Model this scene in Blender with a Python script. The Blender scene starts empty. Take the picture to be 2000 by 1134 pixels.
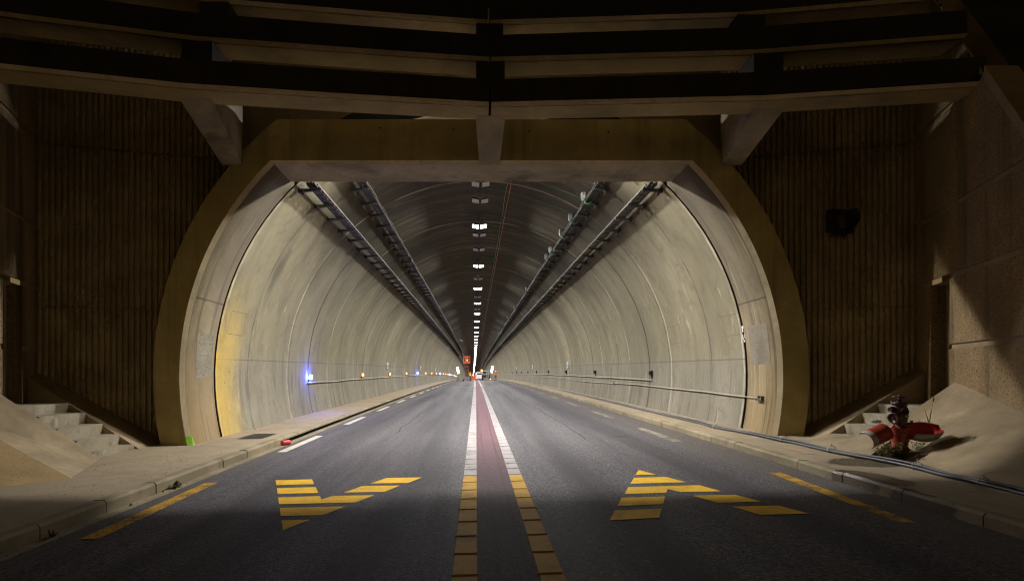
import bpy, bmesh, math, random
from mathutils import Vector, Matrix
random.seed(7)
S = bpy.context.scene
COL = S.collection
PI = math.pi
F, VX, VY, H = 1111.0, 930.0, 735.0, 1.5      # lens in pixels, vanishing point, eye height (camera stands at the origin)

# ------------------------------------------------------------------ geometry of the place
def zp(Y): return 0.0152*Y - 7.3e-5*Y*Y - 0.06            # long profile of the road: a crest inside the tunnel
def cx(Y): return -1.5e-5*Y*Y                              # the axis drifts to one side
KL, KR = -4.23, 4.63                                       # kerb faces
def zr(X, Y): return zp(Y) + 0.024*(X - cx(Y))             # road surface with crossfall
def zsl(Y): return zp(Y) + 0.024*KL + 0.15                 # pavement by the slotted kerb
def zsr(Y): return zp(Y) + 0.024*KR + 0.13
def cz(Y): return 1.5 + zp(Y) - zp(11.2)                   # centre of the vault circle
CX0 = 0.1
R0 = 5.89
def at(px, py, Y): return Vector(((px-VX)/F*Y, Y, H + (VY-py)/F*Y))
def on(px, py, zf, dz=0.0):
    Y = 10.0
    for _ in range(40):
        X = (px-VX)/F*Y
        Y = 0.5*Y + 0.5*(H - zf(X, Y) - dz)*F/(py-VY)
    X = (px-VX)/F*Y
    return Vector((X, Y, zf(X, Y)+dz))
def onroad(px, py, dz=0.005): return on(px, py, zr, dz)
def onright(px, py, dz=0.0): return on(px, py, lambda X, Y: zsr(Y), dz)
def onleft(px, py, dz=0.0): return on(px, py, lambda X, Y: zsl(Y), dz)
def vault(Y, xr, dz): return Vector((CX0+cx(Y)+xr, Y, cz(Y)+dz))

ORD = "zero first second third fourth fifth sixth seventh eighth ninth tenth eleventh twelfth thirteenth fourteenth fifteenth sixteenth seventeenth eighteenth nineteenth twentieth".split()
TENS = {2: ("twentieth", "twenty"), 3: ("thirtieth", "thirty"), 4: ("fortieth", "forty"), 5: ("fiftieth", "fifty")}
def ordinal(n):
    if n <= 20: return ORD[n]
    t, u = divmod(n, 10)
    return TENS[t][0] if u == 0 else TENS[t][1] + "-" + ORD[u]

# ------------------------------------------------------------------ mesh builder
class MB:
    def __init__(s): s.v, s.f, s.m, s.uv, s.mi, s.sm = [], [], [], {}, 0, []
    def vert(s, p): s.v.append(tuple(p)); return len(s.v)-1
    def face(s, idx, mi=None, smooth=False): s.f.append(tuple(idx)); s.m.append(s.mi if mi is None else mi); s.sm.append(smooth)
    def poly(s, pts, mi=None): s.face([s.vert(p) for p in pts], mi)
    def box(s, c, d, rot=None, mi=None, bev=0.0):
        c = Vector(c); hx, hy, hz = d[0]/2, d[1]/2, d[2]/2
        R = rot if rot is not None else Matrix.Identity(3)
        if bev <= 0:
            P = [c + R @ Vector((sx*hx, sy*hy, sz*hz)) for sx in (-1, 1) for sy in (-1, 1) for sz in (-1, 1)]
            b = len(s.v); s.v += [tuple(p) for p in P]
            for q in ((0,1,3,2),(4,6,7,5),(0,4,5,1),(2,3,7,6),(0,2,6,4),(1,5,7,3)): s.face([b+i for i in q], mi)
        else:
            bm = bmesh.new(); bmesh.ops.create_cube(bm, size=1)
            for v in bm.verts: v.co = Vector((v.co.x*d[0], v.co.y*d[1], v.co.z*d[2]))
            bmesh.ops.bevel(bm, geom=bm.edges[:], offset=bev, segments=2, profile=0.7, affect='EDGES')
            s.add_bm(bm, Matrix.Translation(c) @ R.to_4x4(), mi)
    def add_bm(s, bm, M, mi=None, smooth=False):
        b = len(s.v); bm.verts.index_update()
        for v in bm.verts: s.v.append(tuple(M @ v.co))
        for f in bm.faces: s.face([b+v.index for v in f.verts], mi, smooth)
        bm.free()
    def tube(s, pts, r, n=8, mi=None, cap=True, radii=None):
        pts = [Vector(p) for p in pts]; rings = []
        up = None
        for i, p in enumerate(pts):
            a = pts[max(i-1, 0)]; c = pts[min(i+1, len(pts)-1)]
            t = (c-a).normalized()
            if up is None:
                up = Vector((0,0,1)) if abs(t.z) < 0.9 else Vector((0,1,0))
            u = (up - t*up.dot(t)).normalized(); w = t.cross(u); up = u
            rr = radii[i] if radii else r
            rings.append([s.vert(p + (u*math.cos(2*PI*k/n) + w*math.sin(2*PI*k/n))*rr) for k in range(n)])
        for a, b in zip(rings, rings[1:]):
            for k in range(n): s.face((a[k], a[(k+1)%n], b[(k+1)%n], b[k]), mi, True)
        if cap: s.face(rings[0][::-1], mi); s.face(rings[-1], mi)
    def lathe(s, prof, M=None, n=20, mi=None):
        M = M or Matrix.Identity(4); rings = []
        for r, z in prof:
            rings.append([s.vert(M @ Vector((r*math.cos(2*PI*k/n), r*math.sin(2*PI*k/n), z))) for k in range(n)])
        for a, b in zip(rings, rings[1:]):
            for k in range(n): s.face((a[k], a[(k+1)%n], b[(k+1)%n], b[k]), mi, True)
        s.face(rings[0][::-1], mi); s.face(rings[-1], mi)
    def prism(s, prof, a, b, mi=None, caps=True):
        """profile of (u,v) pairs mapped by the functions a and b to two ends"""
        A = [s.vert(a(*p)) for p in prof]; B = [s.vert(b(*p)) for p in prof]; n = len(prof)
        for i in range(n): s.face((A[i], A[(i+1)%n], B[(i+1)%n], B[i]), mi)
        if caps: s.face(A[::-1], mi); s.face(B, mi)
    def sweep(s, prof, frames, mi=None, caps=True, mis=None):
        """profile swept through frames: functions (u,v) -> point"""
        R = [[s.vert(fr(*p)) for p in prof] for fr in frames]; n = len(prof)
        for A, B in zip(R, R[1:]):
            for i in range(n): s.face((A[i], A[(i+1)%n], B[(i+1)%n], B[i]), mis[i] if mis else mi)
        if caps: s.face(R[0][::-1], mi); s.face(R[-1], mi)
    def build(s, name, mats, parent=None, loc=None, smooth=False):
        me = bpy.data.meshes.new(name)
        if loc is not None: s.v = [tuple(Vector(p)-Vector(loc)) for p in s.v]
        me.from_pydata(s.v, [], s.f)
        if not isinstance(mats, (list, tuple)): mats = [mats]
        for m in mats: me.materials.append(m)
        for p, mi, sm in zip(me.polygons, s.m, s.sm):
            p.material_index = mi or 0; p.use_smooth = sm or smooth
        if s.uv:
            l = me.uv_layers.new(name="UVMap")
            for lp in me.loops: l.data[lp.index].uv = s.uv.get(lp.vertex_index, (0, 0))
        bm = bmesh.new(); bm.from_mesh(me); bmesh.ops.recalc_face_normals(bm, faces=bm.faces); bm.to_mesh(me); bm.free()
        o = bpy.data.objects.new(name, me); COL.objects.link(o)
        if loc is not None: o.location = loc
        if parent is not None: o.parent = parent
        return o
def tag(o, label=None, cat=None, group=None, kind=None):
    if label: o["label"] = label
    if cat: o["category"] = cat
    if group: o["group"] = group
    if kind: o["kind"] = kind
    return o
def empty(name, loc=(0,0,0), rz=0.0):
    o = bpy.data.objects.new(name, None); COL.objects.link(o); o.location = loc; o.rotation_euler = (0,0,rz); o.empty_display_size = 0.1
    return o
def kids(o): return [c for c in bpy.data.objects if c.parent is o]
def copy_tree(o, parent=None):
    c = o.copy(); COL.objects.link(c)
    if parent is not None: c.parent = parent
    for ch in KIDS.get(o.name, []): copy_tree(ch, c)
    return c
KIDS = {}
def remember(root):
    for o in bpy.data.objects:
        if o.parent is not None: KIDS.setdefault(o.parent.name, [])
    def walk(o):
        KIDS[o.name] = [c for c in bpy.data.objects if c.parent is o]
        for c in KIDS[o.name]: walk(c)
    walk(root)

# ------------------------------------------------------------------ materials
class NT:
    def __init__(s, name, rough=0.8, spec=0.3, metal=0.0):
        s.mat = bpy.data.materials.new(name); s.mat.use_nodes = True
        s.t = s.mat.node_tree; s.b = s.t.nodes["Principled BSDF"]
        s.b.inputs["Roughness"].default_value = rough
        s.b.inputs["Specular IOR Level"].default_value = spec
        s.b.inputs["Metallic"].default_value = metal
        s.tc = s.n("ShaderNodeTexCoord")
    def n(s, typ, **kw):
        o = s.t.nodes.new(typ)
        for k, v in kw.items(): setattr(o, k, v)
        return o
    def link(s, a, b): s.t.links.new(a, b)
    def put(s, sock, v):
        if hasattr(v, "links") or isinstance(v, bpy.types.NodeSocket): s.link(v, sock)
        else:
            try: sock.default_value = v
            except Exception: sock.default_value = (v[0], v[1], v[2], 1)
    def coord(s, which="Object", scale=(1,1,1), loc=(0,0,0)):
        m = s.n("ShaderNodeMapping"); s.link(s.tc.outputs[which], m.inputs[0])
        m.inputs["Scale"].default_value = scale; m.inputs["Location"].default_value = loc
        return m.outputs[0]
    def noise(s, vec, scale=1.0, detail=4, rough=0.6, dist=0.0):
        x = s.n("ShaderNodeTexNoise"); s.link(vec, x.inputs["Vector"])
        x.inputs["Scale"].default_value = scale; x.inputs["Detail"].default_value = detail
        x.inputs["Roughness"].default_value = rough; x.inputs["Distortion"].default_value = dist
        return x.outputs["Fac"]
    def vor(s, vec, scale=1.0, feature='F1', out="Distance"):
        x = s.n("ShaderNodeTexVoronoi", feature=feature); s.link(vec, x.inputs["Vector"]); x.inputs["Scale"].default_value = scale
        return x.outputs[out]
    def rng(s, v, a, b, c=0.0, d=1.0, smooth=False):
        x = s.n("ShaderNodeMapRange"); x.clamp = True
        if smooth: x.interpolation_type = 'SMOOTHSTEP'
        s.put(x.inputs[0], v)
        for i, q in zip((1,2,3,4), (a,b,c,d)): x.inputs[i].default_value = q
        return x.outputs[0]
    def math(s, op, a, b=0.0, c=0.0):
        x = s.n("ShaderNodeMath", operation=op); s.put(x.inputs[0], a); s.put(x.inputs[1], b)
        if op in ('MULTIPLY_ADD', 'COMPARE', 'WRAP'): s.put(x.inputs[2], c)
        return x.outputs[0]
    def mix(s, fac, a, b, mode='MIX'):
        x = s.n("ShaderNodeMix", data_type='RGBA', blend_type=mode)
        s.put(x.inputs[0], fac)
        for i, q in ((6, a), (7, b)):
            if isinstance(q, (tuple, list)): x.inputs[i].default_value = (q[0], q[1], q[2], 1)
            else: s.link(q, x.inputs[i])
        return x.outputs[2]
    def grey(s, v):
        x = s.n("ShaderNodeCombineColor"); [s.put(x.inputs[i], v) for i in range(3)]; return x.outputs[0]
    def sep(s, vec):
        x = s.n("ShaderNodeSeparateXYZ"); s.link(vec, x.inputs[0]); return x.outputs
    def bump(s, h, strength=0.3, dist=0.02):
        x = s.n("ShaderNodeBump"); s.put(x.inputs["Height"], h); x.inputs["Strength"].default_value = strength; x.inputs["Distance"].default_value = dist
        s.link(x.outputs[0], s.b.inputs["Normal"])
    def color(s, c): s.put(s.b.inputs["Base Color"], c if not isinstance(c, tuple) else (c[0], c[1], c[2], 1)); return s
    def rough(s, v): s.put(s.b.inputs["Roughness"], v)

def concrete(name, base, dark=None, streak=0.5, blotch=0.35, pits=0.5, rough=0.85, bumpy=0.25, fine=60, pitscale=28, sxy=5.0, sz=0.35, light=None, pt=0.64, wet=None):
    m = NT(name, rough, 0.25)
    dark = dark or tuple(c*0.45 for c in base)
    o = m.coord()
    big = m.noise(o, 0.9, 5, 0.65, 0.4)
    col = m.mix(m.rng(big, 0.3, 0.72), tuple(c*(1-blotch) for c in base), tuple(min(1, c*(1+blotch*0.6)) for c in base))
    mid = m.noise(o, 5.5, 5, 0.7)
    col = m.mix(m.rng(mid, 0.35, 0.75, 0, 0.55), col, tuple(c*0.72 for c in base))
    st = m.noise(m.coord(scale=(sxy, sxy, sz)), 1.0, 4, 0.6, 0.3)
    col = m.mix(m.rng(st, 0.53, 0.72, 0, streak), col, dark)
    if light:
        st2 = m.noise(m.coord(scale=(sxy*1.4, sxy*1.4, sz*1.2), loc=(3, 7, 1)), 1.0, 4, 0.6, 0.3)
        col = m.mix(m.rng(st2, 0.6, 0.72, 0, 0.6), col, light)
    f = m.noise(o, fine, 3, 0.7)
    col = m.mix(m.rng(f, 0.3, 0.75, 0, 0.35), col, tuple(c*0.55 for c in base))
    pv = m.noise(o, pitscale, 2, 0.5)
    pit = m.rng(pv, pt, pt+0.06, 0, pits)
    col = m.mix(pit, col, tuple(c*0.3 for c in base))
    if wet:
        sx = m.sep(o); wn_ = m.math('MULTIPLY', m.math('SUBTRACT', m.noise(o, 2.6, 5, 0.65), 0.5), 1.3)
        dm = None
        for (wx, wy, rx, ry) in wet:
            ax = m.math('DIVIDE', m.math('SUBTRACT', sx[0], wx), rx); ay = m.math('DIVIDE', m.math('SUBTRACT', sx[1], wy), ry)
            dd = m.math('SQRT', m.math('ADD', m.math('MULTIPLY', ax, ax), m.math('MULTIPLY', ay, ay)))
            dm = dd if dm is None else m.math('MINIMUM', dm, dd)
        wk = m.rng(m.math('ADD', dm, wn_), 0.85, 1.05, 1, 0, True)
        col = m.mix(m.math('MULTIPLY', wk, 0.75), col, (0.062,0.046,0.030))
        m.rough(m.math('SUBTRACT', rough, m.math('MULTIPLY', wk, 0.58)))
    m.color(col)
    h = m.math('SUBTRACT', m.math('ADD', m.math('MULTIPLY', f, 0.5), mid), m.math('MULTIPLY', pit, 0.8))
    m.bump(h, bumpy, 0.02)
    return m.mat

def plain(name, col, rough=0.5, metal=0.0, spec=0.4, var=0.3, scale=30, dirt=None, bump=0.0):
    m = NT(name, rough, spec, metal); o = m.coord()
    f = m.noise(o, scale, 4, 0.65)
    c = m.mix(m.rng(f, 0.35, 0.7), tuple(x*(1-var) for x in col), tuple(min(1, x*(1+var*0.5)) for x in col))
    if dirt:
        d = m.noise(o, scale*0.25, 4, 0.7)
        c = m.mix(m.rng(d, 0.5, 0.68, 0, 0.85), c, dirt)
    m.color(c)
    if bump: m.bump(f, bump, 0.01)
    return m.mat

def glow(name, col, strength, base=(0.8,0.8,0.8)):
    m = NT(name, 0.4); m.color(base)
    m.b.inputs["Emission Color"].default_value = (*col, 1); m.b.inputs["Emission Strength"].default_value = strength
    m.mat.cycles.emission_sampling = 'FRONT'
    return m.mat

def paint(name, col, wear=0.45, under=(0.05,0.05,0.052), rough=0.8, grit=90, edge=0.6):
    m = NT(name, rough, 0.07); o = m.coord()
    f = m.noise(o, grit, 3, 0.7); g = m.noise(o, 3.0, 5, 0.7)
    k = m.math('ADD', m.math('MULTIPLY', f, 0.6), m.math('MULTIPLY', g, 0.6))
    c = m.mix(m.rng(g, 0.3, 0.7, 0, 0.5), col, tuple(x*0.62 for x in col))
    c = m.mix(m.rng(k, 0.92-edge*0.42, 0.92-edge*0.42+0.14, 0, wear), c, under)
    m.color(c); m.bump(f, 0.25, 0.004)
    return m.mat

def asphalt_mat():
    m = NT("asphalt", 0.72, 0.08); o = m.coord()
    fine = m.noise(o, 42, 4, 0.85); v = m.vor(o, 48, out="Color"); v2 = m.vor(o, 105, out="Color")
    vs = m.sep(v)[0]; vt = m.sep(v2)[1]
    c = m.mix(m.rng(fine, 0.40, 0.60), (0.046,0.042,0.0435), (0.170,0.153,0.158))
    c = m.mix(m.rng(vt, 0.70, 1.0, 0, 0.4), c, (0.15,0.135,0.132))
    c = m.mix(m.rng(vs, 0.92, 0.98, 0, 0.75), c, (0.24,0.22,0.18))
    c = m.mix(m.rng(vs, 0.0, 0.3, 0.75, 0), c, (0.018,0.017,0.017))
    tr = m.noise(m.coord(scale=(1.1, 0.045, 1)), 1.0, 4, 0.6)
    c = m.mix(m.rng(tr, 0.42, 0.62, 0, 0.6), c, (0.045,0.040,0.044))
    big = m.noise(o, 0.35, 4, 0.6)
    c = m.mix(m.rng(big, 0.45, 0.7, 0, 0.35), c, (0.095,0.083,0.084))
    xx = m.math('ADD', m.sep(o)[0], m.math('MULTIPLY', m.math('SUBTRACT', m.noise(m.coord(scale=(0.5, 0.08, 1)), 1.0, 3), 0.5), 0.5))
    wt_ = m.math('ABSOLUTE', m.math('SUBTRACT', m.math('ABSOLUTE', m.math('SUBTRACT', m.math('ABSOLUTE', m.math('SUBTRACT', xx, 0.25)), 2.15)), 0.85))
    c = m.mix(m.rng(wt_, 0.12, 0.42, 0.38, 0.0, True), c, (0.040,0.036,0.037))
    oil = m.noise(m.coord(scale=(1.6, 0.7, 1), loc=(5, 2, 0)), 1.0, 5, 0.75, 0.5)
    c = m.mix(m.rng(oil, 0.63, 0.70, 0, 0.5), c, (0.022,0.020,0.020))
    x = m.math('ABSOLUTE', m.sep(o)[0])
    c = m.mix(m.rng(x, 3.7, 4.15, 0, 0.45), c, (0.13,0.11,0.085))
    m.color(c)
    m.rough(m.rng(tr, 0.3, 0.7, 0.70, 0.80))
    m.bump(m.math('ADD', fine, m.math('MULTIPLY', vs, 0.6)), 0.8, 0.015)
    return m.mat

def lining_mat():
    m = NT("lining_concrete", 0.95, 0.10)
    uvs = m.sep(m.tc.outputs["UV"]); u, v = uvs[0], uvs[1]
    av = m.math('ABSOLUTE', v)
    base = (0.285, 0.250, 0.162)
    uvp = m.coord("UV"); obj = m.coord("Object")
    big = m.noise(m.coord("UV", (0.35, 0.2, 1)), 1.0, 5, 0.65, 0.5)
    c = m.mix(m.rng(big, 0.3, 0.7), tuple(x*0.58 for x in base), tuple(x*1.18 for x in base))
    c = m.mix(m.rng(m.math('ABSOLUTE', v), 8.5, 9.1, 0, 0.65), c, m.mix(m.rng(big, 0.3, 0.7), (0.20,0.18,0.145), (0.34,0.31,0.25)))
    # pours: every shutter length its own tone
    wn = m.n("ShaderNodeTexWhiteNoise", noise_dimensions='1D'); m.put(wn.inputs["W"], m.math('FLOOR', m.math('DIVIDE', u, 3.13)))
    wn2 = m.n("ShaderNodeTexWhiteNoise", noise_dimensions='1D'); m.put(wn2.inputs["W"], m.math('ADD', m.math('FLOOR', m.math('DIVIDE', m.math('ADD', u, 0.7), 1.565)), 40.0))
    c = m.mix(m.rng(wn2.outputs["Value"], 0, 1, 0.0, 0.22), c, tuple(x*0.5 for x in base))
    c = m.mix(m.rng(wn.outputs["Value"], 0, 1, 0.0, 0.38), c, tuple(x*0.55 for x in base))
    st = m.noise(m.coord("UV", (1.15, 0.16, 1)), 1.0, 5, 0.6, 0.7)
    low = m.rng(av, 8.6, 9.4)
    c = m.mix(m.math('MULTIPLY', m.rng(st, 0.52, 0.68), m.math('MULTIPLY_ADD', low, 0.30, 0.42)), c, (0.13,0.115,0.085))
    st2 = m.noise(m.coord("UV", (3.4, 0.42, 1), (4, 2, 0)), 1.0, 5, 0.65, 0.5)
    c = m.mix(m.math('MULTIPLY', m.rng(st2, 0.54, 0.63), m.math('MULTIPLY_ADD', low, 0.60, 0.08)), c, (0.10,0.09,0.07))
    pale = m.noise(m.coord("UV", (3.2, 0.6, 1), (9, 5, 0)), 1.0, 5, 0.7, 0.8)
    c = m.mix(m.rng(pale, 0.63, 0.70, 0, 0.45), c, (0.54,0.48,0.34))
    mot = m.noise(m.coord('UV', (2.2, 1.6, 1), (1, 8, 0)), 1.0, 6, 0.75, 0.6)
    c = m.mix(m.rng(mot, 0.50, 0.64, 0, 0.6), c, (0.15,0.132,0.092))
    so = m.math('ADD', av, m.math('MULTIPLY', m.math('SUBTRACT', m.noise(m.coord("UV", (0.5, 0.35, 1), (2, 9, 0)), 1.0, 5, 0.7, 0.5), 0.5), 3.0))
    c = m.mix(m.math('MULTIPLY', m.rng(u, 13.3, 14.6), m.rng(so, 3.7, 6.3, 0.93, 0.0, True)), c, (0.046, 0.037, 0.027))  # sooty crown, reaching lower to paint in the shade around the trays
    c = m.mix(m.math('MULTIPLY', m.rng(so, 3.0, 4.6, 1, 0), m.rng(pale, 0.55, 0.64, 0, 0.6)), c, (0.16,0.13,0.088))
    ar = m.noise(m.coord('UV', (1.6, 0.10, 1), (5, 3, 0)), 1.0, 4, 0.6, 0.4)
    c = m.mix(m.math('MULTIPLY', m.rng(so, 3.0, 4.6, 1, 0), m.rng(ar, 0.5, 0.65, 0, 0.45)), c, (0.13,0.105,0.072))
    # joints
    wob = m.math('MULTIPLY', m.math('SUBTRACT', m.noise(uvp, 1.5, 3), 0.5), 0.10)
    uw = m.math('ADD', u, wob)
    def lines(period, off, half, x=uw):
        q = m.math('PINGPONG', m.math('SUBTRACT', x, off), period/2)
        return m.rng(q, half*0.4, half, 1, 0)
    brk = m.rng(m.noise(uvp, 0.9, 3), 0.42, 0.6)
    c = m.mix(m.math('MULTIPLY', lines(9.4, 0.8, 0.07), 0.92), c, (0.05,0.045,0.035))
    c = m.mix(m.math('MULTIPLY', lines(3.13, 1.9, 0.05), m.math('MULTIPLY_ADD', brk, 0.55, 0.30)), c, (0.09,0.08,0.06))
    c = m.mix(m.math('MULTIPLY', lines(4.7, 3.3, 0.045), m.math('MULTIPLY_ADD', m.math('SUBTRACT', 1.0, brk), 0.6, 0.1)), c, (0.58,0.54,0.40))
    jv = m.math('ABSOLUTE', m.math('SUBTRACT', m.math('ADD', av, m.math('MULTIPLY', wob, 0.2)), 8.88))
    c = m.mix(m.rng(jv, 0.006, 0.02, 0.6, 0), c, (0.07,0.06,0.05))
    low2 = m.rng(av, 8.86, 8.9, 0, 0.18)
    c = m.mix(low2, c, (0.20,0.185,0.15))
    # warm light beside the first joint on one wall, painted as a yellow tint
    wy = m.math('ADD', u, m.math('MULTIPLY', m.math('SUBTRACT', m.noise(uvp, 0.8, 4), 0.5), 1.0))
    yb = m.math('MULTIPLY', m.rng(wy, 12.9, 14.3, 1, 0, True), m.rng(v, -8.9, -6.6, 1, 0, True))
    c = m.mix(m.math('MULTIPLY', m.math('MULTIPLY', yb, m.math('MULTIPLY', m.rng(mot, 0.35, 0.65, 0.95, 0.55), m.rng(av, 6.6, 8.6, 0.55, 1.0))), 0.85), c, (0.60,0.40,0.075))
    # long soot stain
    du = m.math('DIVIDE', m.math('SUBTRACT', u, m.math('MULTIPLY_ADD', m.math('ADD', v, 6.6), -0.0, 14.75)), 0.42)
    dv = m.math('DIVIDE', m.math('ADD', v, 6.45), 1.25)
    rr = m.math('SQRT', m.math('ADD', m.math('MULTIPLY', du, du), m.math('MULTIPLY', dv, dv)))
    rr = m.math('ADD', rr, m.math('MULTIPLY', m.noise(m.coord("UV", (3, 0.8, 1)), 1.5, 5, 0.7), 1.1))
    c = m.mix(m.rng(rr, 0.75, 1.35, 0.75, 0), c, (0.085,0.078,0.062))
    f = m.noise(obj, 45, 3, 0.7)
    c = m.mix(m.rng(f, 0.4, 0.75, 0, 0.35), c, tuple(x*0.5 for x in base))
    pv = m.noise(obj, 17, 2, 0.5)
    pit = m.math('MULTIPLY', m.rng(pv, 0.68, 0.72, 0, 0.8), m.math('MULTIPLY_ADD', low, 0.7, 0.25))
    c = m.mix(pit, c, (0.07,0.06,0.045))
    m.color(c)
    m.bump(m.math('ADD', m.math('MULTIPLY', f, 0.3), m.noise(m.coord("UV", (1.2, 0.3, 1)), 1.0, 4)), 0.35, 0.03)
    return m.mat

_w = [onright(1690, 902), onright(1660, 925), onright(1725, 935), onright(1790, 965)]
WET = [(_w[0].x, _w[0].y, 0.55, 0.42), (_w[1].x, _w[1].y, 0.42, 0.32), (_w[2].x, _w[2].y, 0.30, 0.45), (_w[3].x-0.05, _w[3].y, 0.22, 0.5)]
M = {}
M['asphalt'] = asphalt_mat()
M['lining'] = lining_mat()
M['collar0'] = concrete('arch_concrete_plain', (0.27,0.215,0.13), (0.085,0.07,0.045), streak=0.85, sxy=3.2, sz=0.30, light=(0.50,0.43,0.29), pits=0.35)
def collar_mat():
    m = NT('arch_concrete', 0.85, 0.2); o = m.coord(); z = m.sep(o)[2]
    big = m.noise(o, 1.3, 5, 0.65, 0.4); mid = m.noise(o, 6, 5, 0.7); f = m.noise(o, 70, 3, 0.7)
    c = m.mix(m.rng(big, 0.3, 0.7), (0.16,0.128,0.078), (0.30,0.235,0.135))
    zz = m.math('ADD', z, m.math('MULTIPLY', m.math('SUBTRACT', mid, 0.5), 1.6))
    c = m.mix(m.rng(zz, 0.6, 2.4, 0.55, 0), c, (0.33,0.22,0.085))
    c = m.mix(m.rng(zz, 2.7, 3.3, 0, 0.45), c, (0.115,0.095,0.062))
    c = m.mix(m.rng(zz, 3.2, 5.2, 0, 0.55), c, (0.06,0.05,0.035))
    st = m.noise(m.coord(scale=(0.5, 7.0, 0.28)), 1.0, 4, 0.6, 0.3)
    c = m.mix(m.rng(st, 0.52, 0.66, 0, 0.7), c, (0.075,0.06,0.04))
    st2 = m.noise(m.coord(scale=(0.5, 9.0, 0.25), loc=(3, 1, 7)), 1.0, 4, 0.6, 0.3)
    c = m.mix(m.rng(st2, 0.62, 0.68, 0, 0.65), c, (0.42,0.35,0.22))
    c = m.mix(m.rng(m.math('ABSOLUTE', m.math('SUBTRACT', m.math('ADD', z, m.math('MULTIPLY', mid, 0.05)), 3.10)), 0.008, 0.022, 0.75, 0), c, (0.04,0.035,0.025))
    c = m.mix(m.rng(f, 0.35, 0.75, 0, 0.4), c, (0.09,0.075,0.05))
    m.color(c); m.bump(m.math('ADD', f, mid), 0.3, 0.02); return m.mat
M['collar'] = collar_mat()
M['collar_edge'] = concrete('arch_edge', (0.55,0.45,0.28), (0.2,0.16,0.1), streak=0.4)
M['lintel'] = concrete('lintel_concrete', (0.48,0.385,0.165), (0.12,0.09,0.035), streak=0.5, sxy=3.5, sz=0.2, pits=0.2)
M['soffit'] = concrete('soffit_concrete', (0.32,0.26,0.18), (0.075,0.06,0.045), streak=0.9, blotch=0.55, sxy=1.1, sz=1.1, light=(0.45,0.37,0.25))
M['beam'] = concrete('beam_concrete', (0.33,0.245,0.115), (0.10,0.078,0.05), streak=0.6, sxy=0.7, sz=3.0, light=(0.44,0.35,0.21), pits=0.25)
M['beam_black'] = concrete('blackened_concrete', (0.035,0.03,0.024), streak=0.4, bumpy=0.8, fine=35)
M['rib'] = concrete('split_rib_concrete', (0.42,0.32,0.175), (0.11,0.085,0.05), blotch=0.6, streak=0.40, sxy=1.4, sz=0.2, bumpy=1.0, fine=26, pitscale=34, pits=0.8)
M['wing'] = concrete('bush_hammered_concrete', (0.36,0.25,0.125), (0.08,0.06,0.035), streak=0.95, sxy=2.6, sz=0.14, bumpy=1.0, fine=30, pitscale=46, pits=0.85, pt=0.55)  # dark pits put the shadows of the hammered roughness into the colour
M['band'] = concrete('smooth_band', (0.33,0.25,0.15), streak=0.4)
M['bank'] = concrete('bank_concrete', (0.36,0.275,0.165), streak=0.6, blotch=0.55, sxy=1.6, sz=1.6, pits=0.35, pitscale=85, bumpy=0.4, fine=120)
M['bank_ochre'] = concrete('ochre_concrete', (0.40,0.28,0.13), streak=0.25, sxy=1.0, sz=1.0, pits=0.4, bumpy=0.6, fine=90)
M['walk'] = concrete('pavement_concrete', (0.35,0.275,0.175), (0.15,0.12,0.08), streak=0.5, sxy=0.9, sz=0.9, pits=0.45, fine=110, bumpy=0.5, wet=WET)
M['kerb'] = concrete('kerb_concrete', (0.29,0.235,0.145), (0.10,0.08,0.05), streak=0.7, blotch=0.5, sxy=1.5, sz=1.0, pits=0.3, fine=80, wet=WET)
M['step'] = concrete('step_concrete', (0.38,0.33,0.235), (0.10,0.085,0.06), streak=0.7, sxy=3.0, sz=2.0, pits=0.5, light=(0.62,0.56,0.44))
M['slot'] = plain('slot_dark', (0.02,0.018,0.015), 0.9)
M['white'] = paint('white_marking', (0.52,0.48,0.40), 0.45)
M['white_worn'] = paint('worn_white_marking', (0.27,0.24,0.185), 0.85, (0.07,0.06,0.055), edge=0.9)
M['strip_white'] = paint('strip_white', (0.33,0.295,0.285), 0.6, edge=0.72)
M['yellow'] = paint('yellow_marking', (0.76,0.45,0.035), 0.45, (0.20,0.14,0.05), edge=0.74, grit=35)
M['yellow_worn'] = paint('worn_yellow_marking', (0.55,0.30,0.03), 0.85, edge=0.92, grit=45)
M['strip_yellow'] = paint('strip_yellow', (0.52,0.30,0.045), 0.6, (0.14,0.10,0.05), edge=0.80)
def red_mat():
    m = NT('red_surfacing', 0.8, 0.05); o = m.coord(); xyz = m.sep(o)
    f = m.noise(o, 42, 4, 0.85); g = m.noise(o, 2.5, 5, 0.7); tr = m.noise(m.coord(scale=(9, 0.06, 1)), 1.0, 3, 0.6)
    c = m.mix(m.rng(f, 0.38, 0.62), (0.090,0.042,0.050), (0.175,0.098,0.108))
    old = m.mix(m.rng(f, 0.38, 0.62), (0.035,0.028,0.028), (0.12,0.098,0.10))
    w_ = m.math('ADD', xyz[1], m.math('MULTIPLY', g, 5.0))
    c = m.mix(m.rng(w_, 8.5, 15.0, 0.92, 0.1), c, old)
    c = m.mix(m.rng(tr, 0.52, 0.66, 0, 0.6), c, (0.035,0.028,0.028))
    m.color(c); m.bump(f, 0.7, 0.012); return m.mat
M['red_band'] = red_mat()
M['bar_dirty'] = paint('bar_dirty', (0.20,0.125,0.035), 0.6, edge=0.8)
M['bar_grey'] = paint('bar_grey', (0.24,0.215,0.20), 0.6, edge=0.8)
M['steel'] = plain('galvanised_steel', (0.13,0.115,0.085), 0.7, 0.1, var=0.5)
M['dark_steel'] = plain('sooty_steel', (0.05,0.045,0.04), 0.6, 0.3, var=0.4)
M['black'] = plain('black_plastic', (0.02,0.02,0.02), 0.45)
M['cable_black'] = plain('black_cable', (0.022,0.022,0.024), 0.5)
M['cable_grey'] = plain('grey_cable', (0.075,0.072,0.07), 0.5, spec=0.4)
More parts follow.
